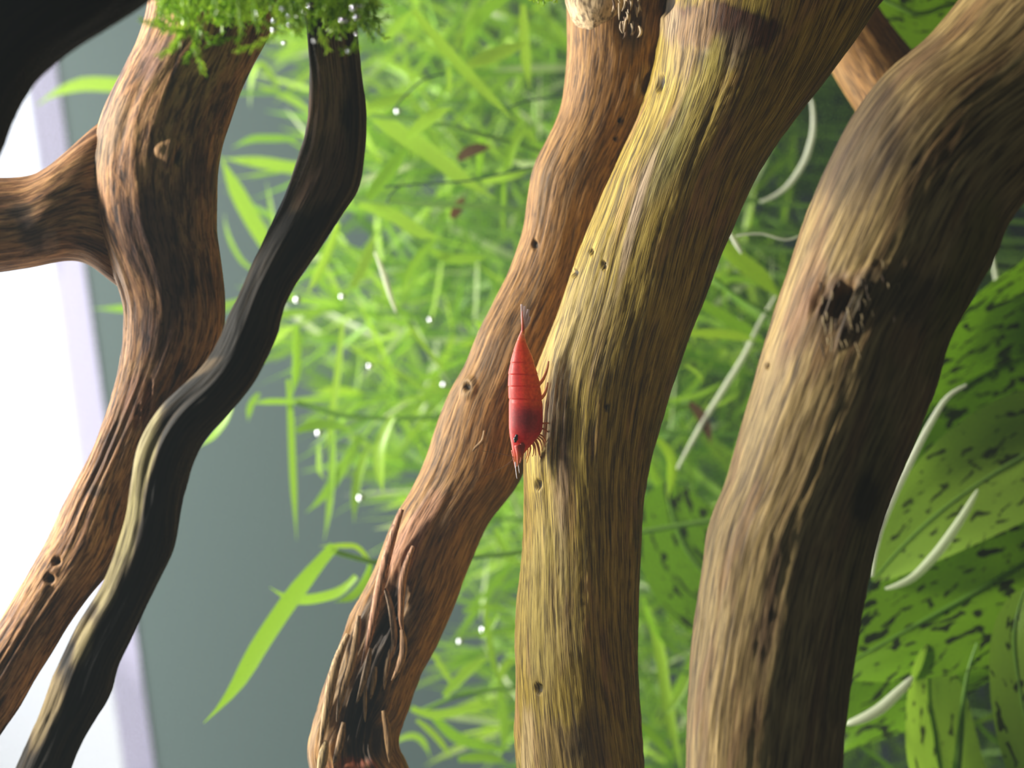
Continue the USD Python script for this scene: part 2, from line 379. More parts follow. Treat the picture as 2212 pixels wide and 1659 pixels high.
limb(left, 'side_branch', 'wood_rust', D_([
    (330, 265, 330, 625, 0.2755, 0.15), (285, 245, 285, 635, 0.2755, 0.20), (240, 248, 240, 606, 0.2752, 0.30), (192, 287, 195, 569, 0.275, 0.50), (147, 328, 150, 560, 0.275, 0.70),
    (108, 361, 105, 567), (60, 384, 60, 577), (0, 388, 0, 586), (-70, 385, -70, 590), (-240, 372, -240, 590), (-420, 350, -420, 600), (-800, 280, -780, 520), (-1200, 160, -1170, 390)], 0.275, 0.85),
    220, 120, seed=5, ridge=0.08, lump=0.25, label='side arm pointing left', feats=[
        (60, 490, 60, 30, 60, dict(col=(0.06, 0.035, 0.035), amt=0.85, fib=1.5)),
        (110, 520, 16, 26, 0, dict(col=(0.52, 0.33, 0.22), amt=0.7, fib=1.0)),
    ])

# -- thin twisted branch
thin = thing('driftwood_branch', 'thin wavy blackish driftwood branch crossing in front of the rust-brown forked one', 'driftwood', P(600, 400, 0.279))
limb(thin, 'branch', 'wood_dark', D_([
    (1080, -1250, 1190, -1160), (880, -820, 1000, -740), (740, -450, 860, -400), (670, -220, 790, -180), (650, -100, 770, -80), (655, 0, 768, 0), (665, 80, 768, 80), (673, 160, 778, 170), (673, 235, 788, 246), (663, 295, 786, 325), (645, 345, 774, 405),
    (622, 416, 741, 455), (579, 506, 687, 540), (545, 575, 640, 605), (522, 630, 608, 664), (499, 682, 597, 715), (474, 740, 575, 768),
    (438, 792, 545, 828), (383, 841, 490, 893), (347, 874, 440, 945), (315, 920, 416, 993), (293, 970, 402, 1035), (283, 1050, 385, 1100),
    (275, 1115, 376, 1167), (250, 1204, 345, 1243), (224, 1272, 315, 1305), (181, 1337, 284, 1373), (150, 1397, 253, 1435), (117, 1470, 235, 1500),
    (88, 1550, 192, 1572), (62, 1605, 165, 1630), (35, 1670, 145, 1690), (-10, 1790, 100, 1800), (-140, 2120, -40, 2140), (-260, 2460, -170, 2480)], None, 0.9),
    460, 110, seed=8, ridge=0.14, lump=0.22, feats=[
        (705, 210, 34, 150, 8, dict(col=(0.40, 0.20, 0.10), amt=0.9, fib=0.8)),  # lamp-lit upper face, painted as brown patches
        (690, 370, 50, 80, 20, dict(col=(0.20, 0.10, 0.06), amt=0.8, fib=1.0)),
        (310, 985, 24, 130, 14, dict(col=(0.40, 0.34, 0.14), amt=0.85, fib=0.8)),  # lit left rim painted olive, from here to the lower end
        (276, 1150, 20, 90, 10, dict(col=(0.42, 0.36, 0.15), amt=0.85, fib=0.8)),
        (236, 1270, 20, 70, 20, dict(col=(0.38, 0.32, 0.14), amt=0.8, fib=0.8)),
        (180, 1385, 18, 60, 20, dict(col=(0.40, 0.32, 0.14), amt=0.85, fib=0.8)),
        (110, 1520, 22, 80, 20, dict(col=(0.36, 0.27, 0.13), amt=0.85, fib=1.2)),
        (420, 805, 60, 10, -28, dict(col=(0.16, 0.11, 0.06), amt=0.8)),
    ])

# -- black branch in the corner
corner = thing('driftwood_branch', 'black driftwood limb filling the upper left corner', 'driftwood', P(60, 60, 0.262))
limb(corner, 'branch', 'wood_black', D_([
    (900, -1150, 1130, -900), (560, -680, 800, -460), (180, -270, 425, -70), (50, -170, 268, 29), (-30, -100, 210, 69), (-90, -60, 163, 101), (-140, -10, 101, 145), (-175, 50, 61, 188), (-200, 110, 33, 231),
    (-225, 170, 14, 278), (-245, 230, 0, 311), (-290, 360, -40, 430), (-360, 560, -110, 620), (-480, 900, -250, 960), (-640, 1350, -430, 1420)], 0.240, 0.9),
    260, 110, seed=12, ridge=0.16, lump=0.25)

# -- middle pair: one root splitting in two
mid = thing('driftwood_root', 'large forked driftwood root in the middle, the one the red shrimp sits on', 'driftwood', P(1300, 700, 0.30))
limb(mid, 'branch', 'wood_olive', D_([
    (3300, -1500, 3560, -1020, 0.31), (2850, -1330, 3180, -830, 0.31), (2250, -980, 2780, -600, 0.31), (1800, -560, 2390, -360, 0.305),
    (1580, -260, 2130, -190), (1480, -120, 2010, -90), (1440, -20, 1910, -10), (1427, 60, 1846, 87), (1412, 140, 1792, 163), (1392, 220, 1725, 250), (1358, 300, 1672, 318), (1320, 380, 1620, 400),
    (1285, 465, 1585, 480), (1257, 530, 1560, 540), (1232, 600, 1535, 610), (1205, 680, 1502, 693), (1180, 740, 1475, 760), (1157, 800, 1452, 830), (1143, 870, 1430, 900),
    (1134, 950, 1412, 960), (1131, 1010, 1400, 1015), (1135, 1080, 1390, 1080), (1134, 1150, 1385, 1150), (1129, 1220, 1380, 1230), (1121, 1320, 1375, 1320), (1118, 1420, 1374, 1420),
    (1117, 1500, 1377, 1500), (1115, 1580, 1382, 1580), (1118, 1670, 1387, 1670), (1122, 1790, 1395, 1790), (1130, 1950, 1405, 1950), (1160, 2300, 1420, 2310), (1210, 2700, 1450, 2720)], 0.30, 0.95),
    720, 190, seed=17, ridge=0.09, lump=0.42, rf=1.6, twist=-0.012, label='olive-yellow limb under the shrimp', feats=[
        (1560, 60, 130, 52, 10, dict(col=(0.10, 0.030, 0.018), amt=0.95, soft=0.15, fib=0.5, dent=-0.15)),
        (1500, 90, 40, 100, 15, dict(col=(0.46, 0.28, 0.12), amt=0.6, fib=0.9)),
        (1545, 130, 36, 26, 10, dict(col=(0.045, 0.035, 0.045), amt=0.9, fib=1.2)),
        (1590, 105, 40, 40, 10, dict(col=(0.26, 0.18, 0.09), amt=0.7, fib=1.2)),
        (1440, 40, 34, 40, 0, dict(col=(0.50, 0.36, 0.20), amt=0.7, fib=0.6)),
        (1440, 10, 14, 24, 20, HOLE), (1427, 180, 7, 18, 12, HOLE),
        (1500, 250, 34, 150, 20, dict(col=(0.54, 0.42, 0.075), amt=0.75, fib=0.7)),
        (1440, 330, 30, 140, 22, dict(col=(0.30, 0.27, 0.085), amt=0.7, fib=0.8)),
        (1390, 410, 10, 100, 18, dict(col=(0.62, 0.44, 0.27), amt=0.8, fib=0.8)),
        (1365, 500, 11, 120, 14, dict(col=(0.64, 0.46, 0.30), amt=0.8, fib=0.8)),
        (1250, 720, 70, 130, 16, dict(col=(0.48, 0.36, 0.10), amt=0.6, fib=0.9)),
        (1245, 590, 7, 8, 0, HOLE), (1305, 573, 4, 10, 0, HOLE), (1280, 545, 4, 7, 0, HOLE),
        (1165, 1047, 6, 11, 10, HOLE), (1165, 1487, 8, 11, 0, HOLE), (1310, 880, 4, 9, 0, HOLE),
        (1192, 905, 26, 60, 0, dict(col=(0.16, 0.075, 0.035), amt=0.55, fib=1.2)),  # brown debris together with the shrimp's cast shadow, painted dark
        (1215, 1050, 14, 130, 2, dict(col=(0.60, 0.38, 0.24), amt=0.7, fib=0.9)),
        (1215, 1180, 9, 70, 0, dict(col=(0.60, 0.40, 0.28), amt=0.7, fib=0.9)),
        (1180, 1300, 60, 200, 0, dict(col=(0.50, 0.40, 0.085), amt=0.6, fib=0.9)),
        (1140, 1600, 16, 80, 0, dict(col=(0.62, 0.46, 0.24), amt=0.7, fib=0.9)),
        (1200, 1610, 60, 60, 0, dict(col=(0.34, 0.21, 0.075), amt=0.6, fib=1.0)),
        (1270, 1610, 46, 80, 0, dict(col=(0.06, 0.035, 0.02), amt=0.7, fib=1.0)),  # shadow patch painted into the wood colour
    ])
limb(mid, 'branch', 'wood_brown', D_([
    (1560, -380, 1900, -380, 0.309, 0.7), (1300, -250, 1600, -240), (1225, -120, 1500, -120), (1224, 0, 1465, 0), (1226, 100, 1445, 110), (1222, 175, 1425, 220), (1208, 245, 1395, 300), (1175, 315, 1360, 370), (1152, 362, 1335, 420),
    (1141, 427, 1310, 480), (1130, 500, 1285, 560), (1105, 575, 1255, 640), (1070, 645, 1225, 720), (1035, 710, 1195, 800), (1007, 783, 1165, 870),
    (975, 838, 1150, 925), (948, 905, 1140, 975), (931, 957, 1128, 1030), (908, 1022, 1090, 1085), (881, 1072, 1056, 1125), (850, 1127, 1022, 1200),
    (800, 1247, 980, 1310), (759, 1323, 945, 1390), (723, 1413, 912, 1448), (697, 1490, 890, 1505), (675, 1570, 868, 1568), (665, 1625, 862, 1615), (674, 1665, 885, 1665), (690, 1740, 910, 1740)], 0.308, 0.85),
    560, 150, seed=21, ridge=0.06, lump=0.28, rf=2.0, label='brown limb with a broken hollow end', feats=[
        (1362, 45, 34, 66, 0, dict(dent=0.5, col=(0.03, 0.018, 0.014), amt=0.9, fib=0.6)),
        (1396, 174, 26, 46, 14, dict(dent=-0.35, col=(0.50, 0.33, 0.15), amt=0.6, fib=0.6)),
        (1399, 178, 12, 28, 14, dict(dent=0.9, col=(0.10, 0.05, 0.025), amt=0.85, fib=0.9)),
        (1155, 528, 6, 10, 0, HOLE), (1340, 260, 5, 7, 0, HOLE), (1330, 300, 5, 6, 0, HOLE),
        (1012, 838, 16, 22, 20, dict(dent=-0.35, col=(0.36, 0.22, 0.08), amt=0.6)), (1012, 836, 6, 8, 0, HOLE),
        (1140, 905, 0.1, 0.1, 0, {}),
        (900, 1140, 26, 105, 32, dict(col=(0.56, 0.27, 0.15), amt=0.85, fib=0.6, dent=-0.25)),
        (868, 1225, 34, 60, 26, dict(col=(0.50, 0.25, 0.13), amt=0.8, fib=0.6, dent=-0.2)),
        (838, 1330, 26, 70, 22, dict(col=(0.018, 0.012, 0.009), amt=0.85, dent=1.0, fib=0.7, rough=1.0)),
        (792, 1450, 74, 190, 20, dict(col=(0.020, 0.013, 0.010), amt=0.9, dent=1.0, fib=1.5, rough=1.0)),
        (790, 1600, 70, 70, 10, dict(col=(0.015, 0.010, 0.008), amt=0.9, dent=1.6, fib=0.6, rough=0.8)),
        (765, 1655, 60, 16, 0, dict(col=(0.34, 0.055, 0.015), amt=0.75, fib=1.4)),
        (716, 1500, 16, 120, 20, dict(col=(0.36, 0.23, 0.10), amt=0.7, fib=1.0)),
        (780, 1400, 8, 120, 22, dict(col=(0.34, 0.22, 0.10), amt=0.7, fib=1.2)),
    ])
# knob with torn end at the fork
v, f = ball(P(1290, -8, 0.3045), 0.0052, 56, (1.0, 0.75, 0.82))
rel = v - v.mean(0)
v = v + unit(rel) * (0.0004 * (meshkit.fbm(rel * 350, 3, 4) - 0.5))[:, None] * 2
ge = np.stack([rel @ RT * 0.45, rel @ FW * 0.45, rel @ UP * 0.6], 1) * 1000
obj('knob', v, f, 'wood_olive', mid, attrs=dict(grain=ge, stain_shading=np.tile((0.62, 0.46, 0.28), (len(v), 1)), stain_shading_amount=np.full(len(v), 0.85)), label='pale rounded knob at the fork')
rng = np.random.default_rng(5)
def strip(parent, pts, D, w, matn, col, name='splinter', amt=0.9):
    q = spline([(a, b, D) for a, b in pts], 14)
    pw = P(q[:, 0], q[:, 1], q[:, 2])
    t = np.linspace(0, 1, 14)
    vv, ff = tube(pw, w * D / FPX * np.sin(np.pi * (0.12 + 0.86 * t)) ** 0.7, 7)
    gg = np.stack([(vv @ RT) * 1000, (vv @ FW) * 1000, (vv @ UP) * 1000], 1)
    obj(name, vv, ff, matn, parent, attrs=dict(grain=gg, stain_shading=np.tile(col, (len(vv), 1)), stain_shading_amount=np.full(len(vv), amt)))
for k_ in range(26):
    x0_, y0_ = rng.uniform(1322, 1384), rng.uniform(-20, 62)
    l_ = rng.uniform(18, 42)
    pts, w = [(x0_, y0_), (x0_ + rng.uniform(-3, 5), y0_ + l_ / 2), (x0_ + rng.uniform(-6, 7), y0_ + l_)], rng.uniform(2.0, 4.0)
    strip(mid, pts, 0.3000 + rng.uniform(-0.0008, 0.0006), w, 'wood_olive', (0.70, 0.54, 0.36) if k_ % 4 else (0.12, 0.06, 0.04))
for pts, w, col in [([(868, 1100), (842, 1180), (820, 1270), (802, 1360), (780, 1440)], 9, (0.56, 0.28, 0.16)),
               ([(893, 1180), (868, 1270), (866, 1330), (872, 1375)], 7, (0.58, 0.30, 0.17)),
               ([(832, 1270), (846, 1320), (852, 1380), (834, 1440)], 6, (0.56, 0.36, 0.20)),
               ([(868, 1360), (872, 1400), (862, 1440), (846, 1470)], 7, (0.48, 0.28, 0.15)),
               ([(850, 1390), (838, 1430), (830, 1490)], 5, (0.42, 0.27, 0.14)),
               ([(775, 1330), (762, 1420), (738, 1500), (728, 1560)], 8, (0.40, 0.25, 0.12)),
               ([(800, 1400), (786, 1470), (770, 1520)], 6, (0.40, 0.26, 0.13)),
               ([(752, 1370), (722, 1450), (705, 1540), (690, 1620)], 9, (0.50, 0.33, 0.16)),
               ([(790, 1480), (788, 1520), (789, 1560)], 4, (0.46, 0.32, 0.17)),
               ([(828, 1535), (838, 1590), (842, 1650)], 7, (0.34, 0.20, 0.09)),
               ([(742, 1560), (736, 1600), (720, 1650)], 7, (0.30, 0.18, 0.08)),
               ([(705, 1600), (697, 1640), (690, 1680)], 9, (0.50, 0.36, 0.17)),
               ([(812, 1440), (806, 1480), (800, 1510)], 5, (0.42, 0.28, 0.14))]:
    strip(mid, pts, 0.3022 + 0.0005 * (w < 7), w * 1.25, 'wood_brown', col)
strip(mid, [(1046, 930), (1043, 950), (1026, 968), (1020, 976)], 0.3015, 4, 'wood_brown', (0.36, 0.22, 0.10), 'bark_curl')

# -- right branch
right = thing('driftwood_branch', 'thick tan-brown driftwood branch at the right with a fibrous knot', 'driftwood', P(1850, 700, 0.285))
limb(right, 'branch', 'wood_tan', D_([
    (3600, -1000, 3860, -520, 0.30), (3150, -820, 3450, -330, 0.295), (2600, -480, 3050, -60, 0.29),
    (2250, -220, 2690, 100), (2130, -80, 2500, 200), (2074, 0, 2410, 260), (2005, 83, 2330, 320), (1918, 152, 2262, 380), (1846, 250, 2208, 435), (1795, 347, 2168, 490), (1750, 450, 2150, 540),
    (1719, 530, 2128, 590), (1690, 615, 2085, 665), (1655, 735, 2045, 745), (1629, 830, 2015, 840), (1600, 925, 1978, 935), (1568, 1040, 1938, 1040),
    (1534, 1120, 1908, 1125), (1519, 1210, 1880, 1225), (1507, 1325, 1858, 1325), (1496, 1420, 1842, 1430), (1488, 1530, 1828, 1540), (1485, 1660, 1815, 1660),
    (1484, 1790, 1805, 1790), (1480, 1950, 1800, 1950), (1475, 2300, 1780, 2300), (1480, 2750, 1760, 2740)], 0.267, 0.9),
    620, 190, seed=29, ridge=0.07, lump=0.42, rf=1.8, twist=0.006, feats=[
        (1820, 665, 62, 70, 20, dict(dent=0.6, col=(0.055, 0.030, 0.016), amt=0.85, fib=1.3, rough=1.4, soft=0.5)),
        (1860, 600, 60, 26, -15, dict(dent=-0.5, col=(0.34, 0.17, 0.075), amt=0.6, fib=0.9)),
        (1960, 640, 110, 60, 10, dict(dent=-0.4, col=(0.11, 0.085, 0.03), amt=0.7, fib=1.2)),
        (1740, 640, 30, 150, 18, dict(col=(0.38, 0.175, 0.075), amt=0.7, fib=0.8)),
        (1650, 880, 30, 120, 15, dict(col=(0.45, 0.32, 0.11), amt=0.6, fib=0.9)),
        (1850, 300, 130, 160, 30, dict(col=(0.045, 0.025, 0.016), amt=0.8, fib=0.6)),  # shadow cast by the middle root, painted as a dark patch
        (1990, 130, 60, 60, 30, dict(col=(0.16, 0.085, 0.05), amt=0.6, fib=1.2)),
        (1860, 1250, 50, 460, 8, dict(col=(0.19, 0.18, 0.030), amt=0.7, fib=0.6)),
        (2080, 620, 50, 240, 18, dict(col=(0.24, 0.22, 0.030), amt=0.75, fib=0.6)),
        (1870, 1080, 26, 60, 10, dict(col=(0.03, 0.024, 0.015), amt=0.8, fib=1.0)),
        (1660, 1330, 22, 160, 8, dict(col=(0.36, 0.17, 0.09), amt=0.6, fib=1.0)),
        (1660, 790, 4, 6, 0, HOLE),
    ])
for k in range(46):
    a = rng.uniform(0, 1)
    x, y = (rng.uniform(1770, 1880), rng.uniform(600, 740)) if k < 26 else (rng.uniform(1860, 2010), rng.uniform(560, 690))
    l = rng.uniform(14, 40); dx = rng.uniform(-0.15, 0.45)
    u = (x - 1870) / 205.0
    dd = 0.267 - 0.92 * 0.0118 * math.sqrt(max(0.05, 1 - u * u)) - 0.0001
    strip(right, [(x, y), (x + dx * l * 0.5 + 2, y + l * 0.5), (x + dx * l, y + l)], dd, rng.uniform(1.6, 3.2), 'wood_tan',
          (0.42, 0.31, 0.15) if rng.uniform() < 0.6 else (0.08, 0.05, 0.03), 'fibre')

# -- stump behind, in the gap
stump = thing('driftwood_branch', 'short blurred brown branch in the gap between the middle root and the right branch', 'driftwood', P(1860, 130, 0.345))
limb(stump, 'branch', 'wood_brown', D_([
    (1500, -420, 1640, -560), (1690, -80, 1800, -210), (1740, 50, 1845, -75), (1800, 150, 1902, 30), (1850, 235, 1963, 108), (1925, 340, 2040, 210), (2000, 430, 2120, 300), (2090, 520, 2200, 400)], 0.335, 0.9),
    160, 60, seed=33, ridge=0.15, lump=0.3)

# ---------------------------------------------------------------- shrimp
shrimp = thing('shrimp', 'small red shrimp clinging head down to the olive-yellow limb', 'shrimp', P(1150, 870, 0.2935))
SD = 0.2929
rows = [(1127.5, 706, 1132.5, 706), (1125, 716, 1133, 717), (1120, 727, 1134, 730), (1113, 745, 1140, 748), (1106, 768, 1149, 768), (1101, 792, 1156, 792), (1098, 812, 1162, 812), (1098, 841, 1168, 841),
        (1100, 868, 1171, 870), (1100, 895, 1172, 898), (1100, 921, 1171, 926), (1102, 944, 1160, 946), (1105, 962, 1146, 963), (1108, 982, 1131, 981), (1111, 998, 1121, 996), (1113.5, 1010, 1116, 1010)]
S = np.array(rows, float)
nu, nv = 240, 72
tc = np.r_[0, np.cumsum(np.diff((S[:, 1] + S[:, 3]) / 2))]
ti = np.linspace(0, tc[-1], nu)
Q = gaussian_filter1d(PchipInterpolator(tc, S)(ti), 4, axis=0, mode='nearest')
Lw, Rw = P(Q[:, 0], Q[:, 1], SD), P(Q[:, 2], Q[:, 3], SD)
Cc, Aa = (Lw + Rw) / 2, (Rw - Lw) / 2
rr = np.linalg.norm(Aa, axis=1)
th = np.linspace(0, 2 * np.pi, nv, endpoint=False)
# cross section: rounder back (left), flatter belly, sides two thirds as thick
dep = rr * np.clip(0.72 + 0.0 * ti, 0, 1)
yc = (Q[:, 1] + Q[:, 3]) / 2
seg = np.ones(nu)
edges = [735, 758, 783, 808, 834, 862]
for e in edges:                                   # overlapping rings of the tail
    u = (yc - e)
    seg += np.where((u > -24) & (u <= 0), 0.055 * (1 + u / 24), 0) - np.where((u > 0) & (u < 5), 0.03 * (1 - u / 5), 0)
seg += np.where((yc > 866) & (yc < 990), 0.05 * smoothstep(866, 872, yc) * (1 - smoothstep(920, 985, yc)), 0)
ct, st = np.cos(th), np.sin(th)
shape_d = np.where(ct > 0.3, 1 - 0.25 * (ct - 0.3), 1.0)
v = Cc[:, None] + Aa[:, None] * (ct * 1.0)[None, :, None] * (1 + (seg - 1)[:, None, None] * 0.5) + FW * (dep * seg)[:, None, None] * (st * shape_d)[None, :, None]
u = np.broadcast_to(ct[None, :], (nu, nv))        # -1 back .. 1 belly
Y = np.broadcast_to(yc[:, None], (nu, nv))
X = (Q[:, :1] + Q[:, 2:3]) / 2 + (Q[:, 2:3] - Q[:, :1]) / 2 * u
col = np.zeros((nu, nv, 3)) + (0.55, 0.030, 0.016)
def blend(c, k):
    global col
    col = col * (1 - k[..., None]) + np.asarray(c) * k[..., None]
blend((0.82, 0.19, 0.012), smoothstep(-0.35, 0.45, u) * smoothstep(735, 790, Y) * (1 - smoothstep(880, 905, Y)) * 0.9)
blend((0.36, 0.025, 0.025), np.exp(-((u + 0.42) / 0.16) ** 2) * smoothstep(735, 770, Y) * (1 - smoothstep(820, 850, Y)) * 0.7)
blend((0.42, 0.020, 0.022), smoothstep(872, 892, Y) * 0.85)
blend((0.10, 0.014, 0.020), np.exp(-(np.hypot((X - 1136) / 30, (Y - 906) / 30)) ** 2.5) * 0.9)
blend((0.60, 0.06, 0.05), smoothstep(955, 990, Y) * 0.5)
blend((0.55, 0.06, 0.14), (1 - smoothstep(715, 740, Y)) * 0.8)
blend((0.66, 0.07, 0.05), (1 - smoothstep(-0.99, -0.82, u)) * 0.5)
for e in edges: blend((0.33, 0.03, 0.02), np.exp(-((Y - e - 2) / 2.0) ** 2) * 0.22)
fv = v.reshape(-1, 3); ff = tris(grid_faces(nu, nv, True))
k = len(fv); fv = np.vstack([fv, Cc[0], Cc[-1]])
j = np.arange(nv); j2 = (j + 1) % nv
ff = np.vstack([ff, np.stack([np.full(nv, k), j2, j], 1), np.stack([np.full(nv, k + 1), (nu - 1) * nv + j, (nu - 1) * nv + j2], 1)])
ga = np.stack([fv @ RT, fv @ FW, fv @ UP], 1) * 1000
obj('body', fv, ff, 'shrimp_shell', shrimp, attrs=dict(grain=ga, stain_shading=np.vstack([col.reshape(-1, 3), col[0, 0], col[-1, 0]])))

def pxtube(parent, name, pts, w0, w1, matn, n=14, sides=7, power=1.0):
    q = spline(pts, n)
    pw = P(q[:, 0], q[:, 1], q[:, 2])
    t = np.linspace(0, 1, n)
    return obj(name, *tube(pw, (w0 + (w1 - w0) * t ** power) * q[:, 2] / FPX, sides), matn, parent)

pxtube(shrimp, 'rostrum', [(1108, 972, SD), (1111, 995, SD), (1115, 1018, SD)], 4.0, 0.6, 'shrimp_red')
v, f = ball(P(1114, 948, SD - 0.0012), 0.00030, 12)
eye = obj('eye', v, f, 'shrimp_eye', shrimp)
pxtube(shrimp, 'eye', [(1117, 940, SD - 0.0011), (1114, 948, SD - 0.0012), (1113, 955, SD - 0.0011)], 3.6, 3.0, 'shrimp_eye')
# tail fan: four blades and the middle spike
for pts, w in [([(1129, 712), (1129, 690), (1127, 657)], 4.5), ([(1130, 712), (1133, 690), (1134, 661)], 4.0), ([(1131, 713), (1137, 692), (1141, 668)], 4.5), ([(1131, 713), (1139, 700), (1145, 684)], 4.0)]:
    q = spline([(a, b, SD) for a, b in pts], 10); pw = P(q[:, 0], q[:, 1], q[:, 2]); t = np.linspace(0, 1, 10)
    wd = (0.62 * w * (0.5 + 0.9 * np.sin(np.pi * np.clip(t * 0.9, 0, 1)) ** 0.8)) * SD / FPX
    vv, ff2 = tube(pw, wd, 8)
    cen = np.repeat(pw, 8, 0); body = vv[:-2] - cen
    body = body - (body @ FW)[:, None] * FW * 0.5
    vv[:-2] = cen + body
    obj('tail_fan_blade', vv, ff2, 'shrimp_clear', shrimp)
pxtube(shrimp, 'tail_spike', [(1130, 720, SD), (1129, 695, SD - 0.0002), (1128, 672, SD - 0.0002)], 4.5, 0.8, 'shrimp_red')
# feelers
pxtube(shrimp, 'antennule', [(1113, 992, SD), (1114, 1010, SD - 0.0003), (1117, 1034, SD - 0.0008)], 1.7, 0.7, 'shrimp_pale')
pxtube(shrimp, 'antennule', [(1118, 990, SD), (1120, 1005, SD - 0.0005), (1122, 1022, SD - 0.001)], 1.5, 0.6, 'shrimp_pale')
pxtube(shrimp, 'antenna', [(1110, 988, SD), (1098, 984, SD - 0.001), (1075, 979, SD - 0.003), (1040, 974, SD - 0.006)], 1.3, 0.5, 'shrimp_feeler')
pxtube(shrimp, 'antenna', [(1110, 990, SD), (1096, 1003, SD - 0.001), (1070, 1018, SD - 0.003), (1040, 1030, SD - 0.005)], 1.3, 0.5, 'shrimp_feeler')
pxtube(shrimp, 'antenna_scale', [(1118, 962, SD - 0.0009), (1120, 985, SD - 0.0011), (1117, 1008, SD - 0.0009)], 8.0, 1.0, 'shrimp_red')
pxtube(shrimp, 'antenna_scale', [(1128, 958, SD - 0.0007), (1128, 978, SD - 0.0010), (1123, 1000, SD - 0.0007)], 7.0, 1.0, 'shrimp_red')
# walking legs: from the belly down onto the wood
for pts in [[(1140, 955), (1146, 968), (1142, 984), (1138, 1000)], [(1146, 952), (1153, 968), (1150, 986)], [(1152, 948), (1160, 960), (1164, 978), (1171, 996)],
            [(1158, 944), (1168, 955), (1171, 974)], [(1163, 938), (1174, 944), (1180, 958)], [(1166, 925), (1180, 930), (1190, 946)],
            [(1168, 915), (1184, 914), (1196, 926)], [(1136, 958), (1140, 975), (1135, 992)], [(1149, 950), (1156, 966), (1157, 984)], [(1155, 946), (1163, 962), (1167, 984)],
            [(1160, 941), (1172, 950), (1177, 966)]]:
    n = len(pts)
    pxtube(shrimp, 'walking_leg', [(a, b, SD + 0.0008 + 0.0003 * i) for i, (a, b) in enumerate(pts)], 2.4, 0.8, 'shrimp_leg')
# swimmerets under the tail
for pts in [[(1160, 834), (1175, 816), (1185, 780)], [(1166, 862), (1177, 850), (1183, 826)]]:
    pxtube(shrimp, 'swimmeret', [(a, b, SD + 0.0008 + 0.0002 * i) for i, (a, b) in enumerate(pts)], 4.5, 1.6, 'shrimp_red')

# ---------------------------------------------------------------- leaves
def blade_mesh(pw, half, nrm, fold=0.25):
    """Thin leaf along world points pw with half-widths half and face normals nrm; folded along its midrib."""
    T = unit(np.gradient(pw, axis=0))
    nrm = unit(nrm - (nrm * T).sum(1, keepdims=True) * T)
    Wv = np.cross(T, nrm)
    v = np.stack([pw - Wv * half[:, None] + nrm * (fold * half)[:, None], pw, pw + Wv * half[:, None] + nrm * (fold * half)[:, None]], 1)
    return v.reshape(-1, 3), tris(grid_faces(len(pw), 3))

def profile(n, base=0.6, peak=0.3):
    t = np.linspace(0, 1, n)
    a = base + (1 - base) * smoothstep(0, peak, t)
    b = 1 - smoothstep(0.55, 1.03, t) ** 1.5
    return a * np.maximum(b, 0.04)

def hand_blade(parent, pts, width, D, matn='grass_leaf_front', roll=None, tip_D=None, n=13, label=None, name='leaf'):
    """A leaf lying along the given places, width in picture pixels at its widest."""
    D1 = D if tip_D is None else tip_D
    q = spline(pts, n); dd = np.linspace(D, D1, n)
    pw = P(q[:, 0], q[:, 1], dd)
    roll = rng.uniform(-40, 40) if roll is None else roll
    T = unit(np.gradient(pw, axis=0))
    n0 = unit(-FW - (T @ -FW)[:, None] * T)
    a = math.radians(roll)
    nn = n0 * math.cos(a) + np.cross(T, n0) * math.sin(a)
    half = profile(n) * width * 0.80 / 2 * D / FPX / max(0.5, math.cos(a))
    return obj(name, *blade_mesh(pw, half, nn), matn, parent, label=label)

def stem(parent, pts, w, n=24, matn='grass_stem'):
    q = spline(pts, n)
    pw = P(q[:, 0], q[:, 1], q[:, 2])
    obj('stem', *tube(pw, w / 2 * q[:, 2] / FPX, 6), matn, parent)
    return q, pw

# -- front stem plants whose single leaves can be made out
def grass(label, base, group=None):
    return thing('stem_plant', label, 'water plant', base, group)

g = grass('long pale green leaf hanging free before the grey background, left of the hollow branch end', P(760, 1230, 0.345))
stem(g, [(2900, 900, 0.37), (1500, 1130, 0.36), (1000, 1205, 0.35), (780, 1215, 0.347), (715, 1190, 0.345)], 12)
hand_blade(g, [(722, 1180), (640, 1280), (565, 1390), (505, 1490), (440, 1562)], 48, 0.345, roll=12, tip_D=0.335)
hand_blade(g, [(770, 1245), (720, 1285), (650, 1297), (582, 1268)], 26, 0.347, roll=30)
hand_blade(g, [(800, 1215), (760, 1178), (690, 1180)], 14, 0.347, 'grass_leaf')
hand_blade(g, [(800, 1220), (755, 1290), (720, 1300)], 24, 0.348)
g = grass('lone green blade curving left between the black corner limb and the forked branch', P(300, 195, 0.40))
stem(g, [(2800, 420, 0.41), (1200, 240, 0.405), (600, 200, 0.40), (380, 205, 0.40)], 9)
hand_blade(g, [(395, 205), (290, 188), (190, 182), (135, 195), (80, 228)], 40, 0.40, roll=10)
g = grass('small green leaf tip showing left of the forked branch below its side arm', P(330, 680, 0.40))
stem(g, [(2800, 780, 0.41), (1300, 700, 0.405), (600, 670, 0.40), (420, 672, 0.40)], 9)
hand_blade(g, [(430, 672), (340, 674), (270, 668), (200, 667)], 24, 0.40, roll=35)
hand_blade(g, [(430, 672), (500, 655), (560, 640)], 16, 0.395, roll=20)
g = grass('stem plant in the gap between the forked branch and the thin wavy branch', P(600, 420, 0.385))
stem(g, [(2800, 600, 0.40), (1300, 470, 0.395), (760, 420, 0.39), (600, 560, 0.385)], 9)
hand_blade(g, [(612, 575), (560, 500), (520, 430), (475, 335)], 44, 0.385, roll=8)
hand_blade(g, [(720, 380), (620, 362), (545, 350), (478, 342)], 34, 0.388, roll=20)
hand_blade(g, [(640, 300), (560, 300), (500, 320)], 20, 0.395)
hand_blade(g, [(600, 560), (590, 480), (575, 390)], 12, 0.39, 'grass_leaf')
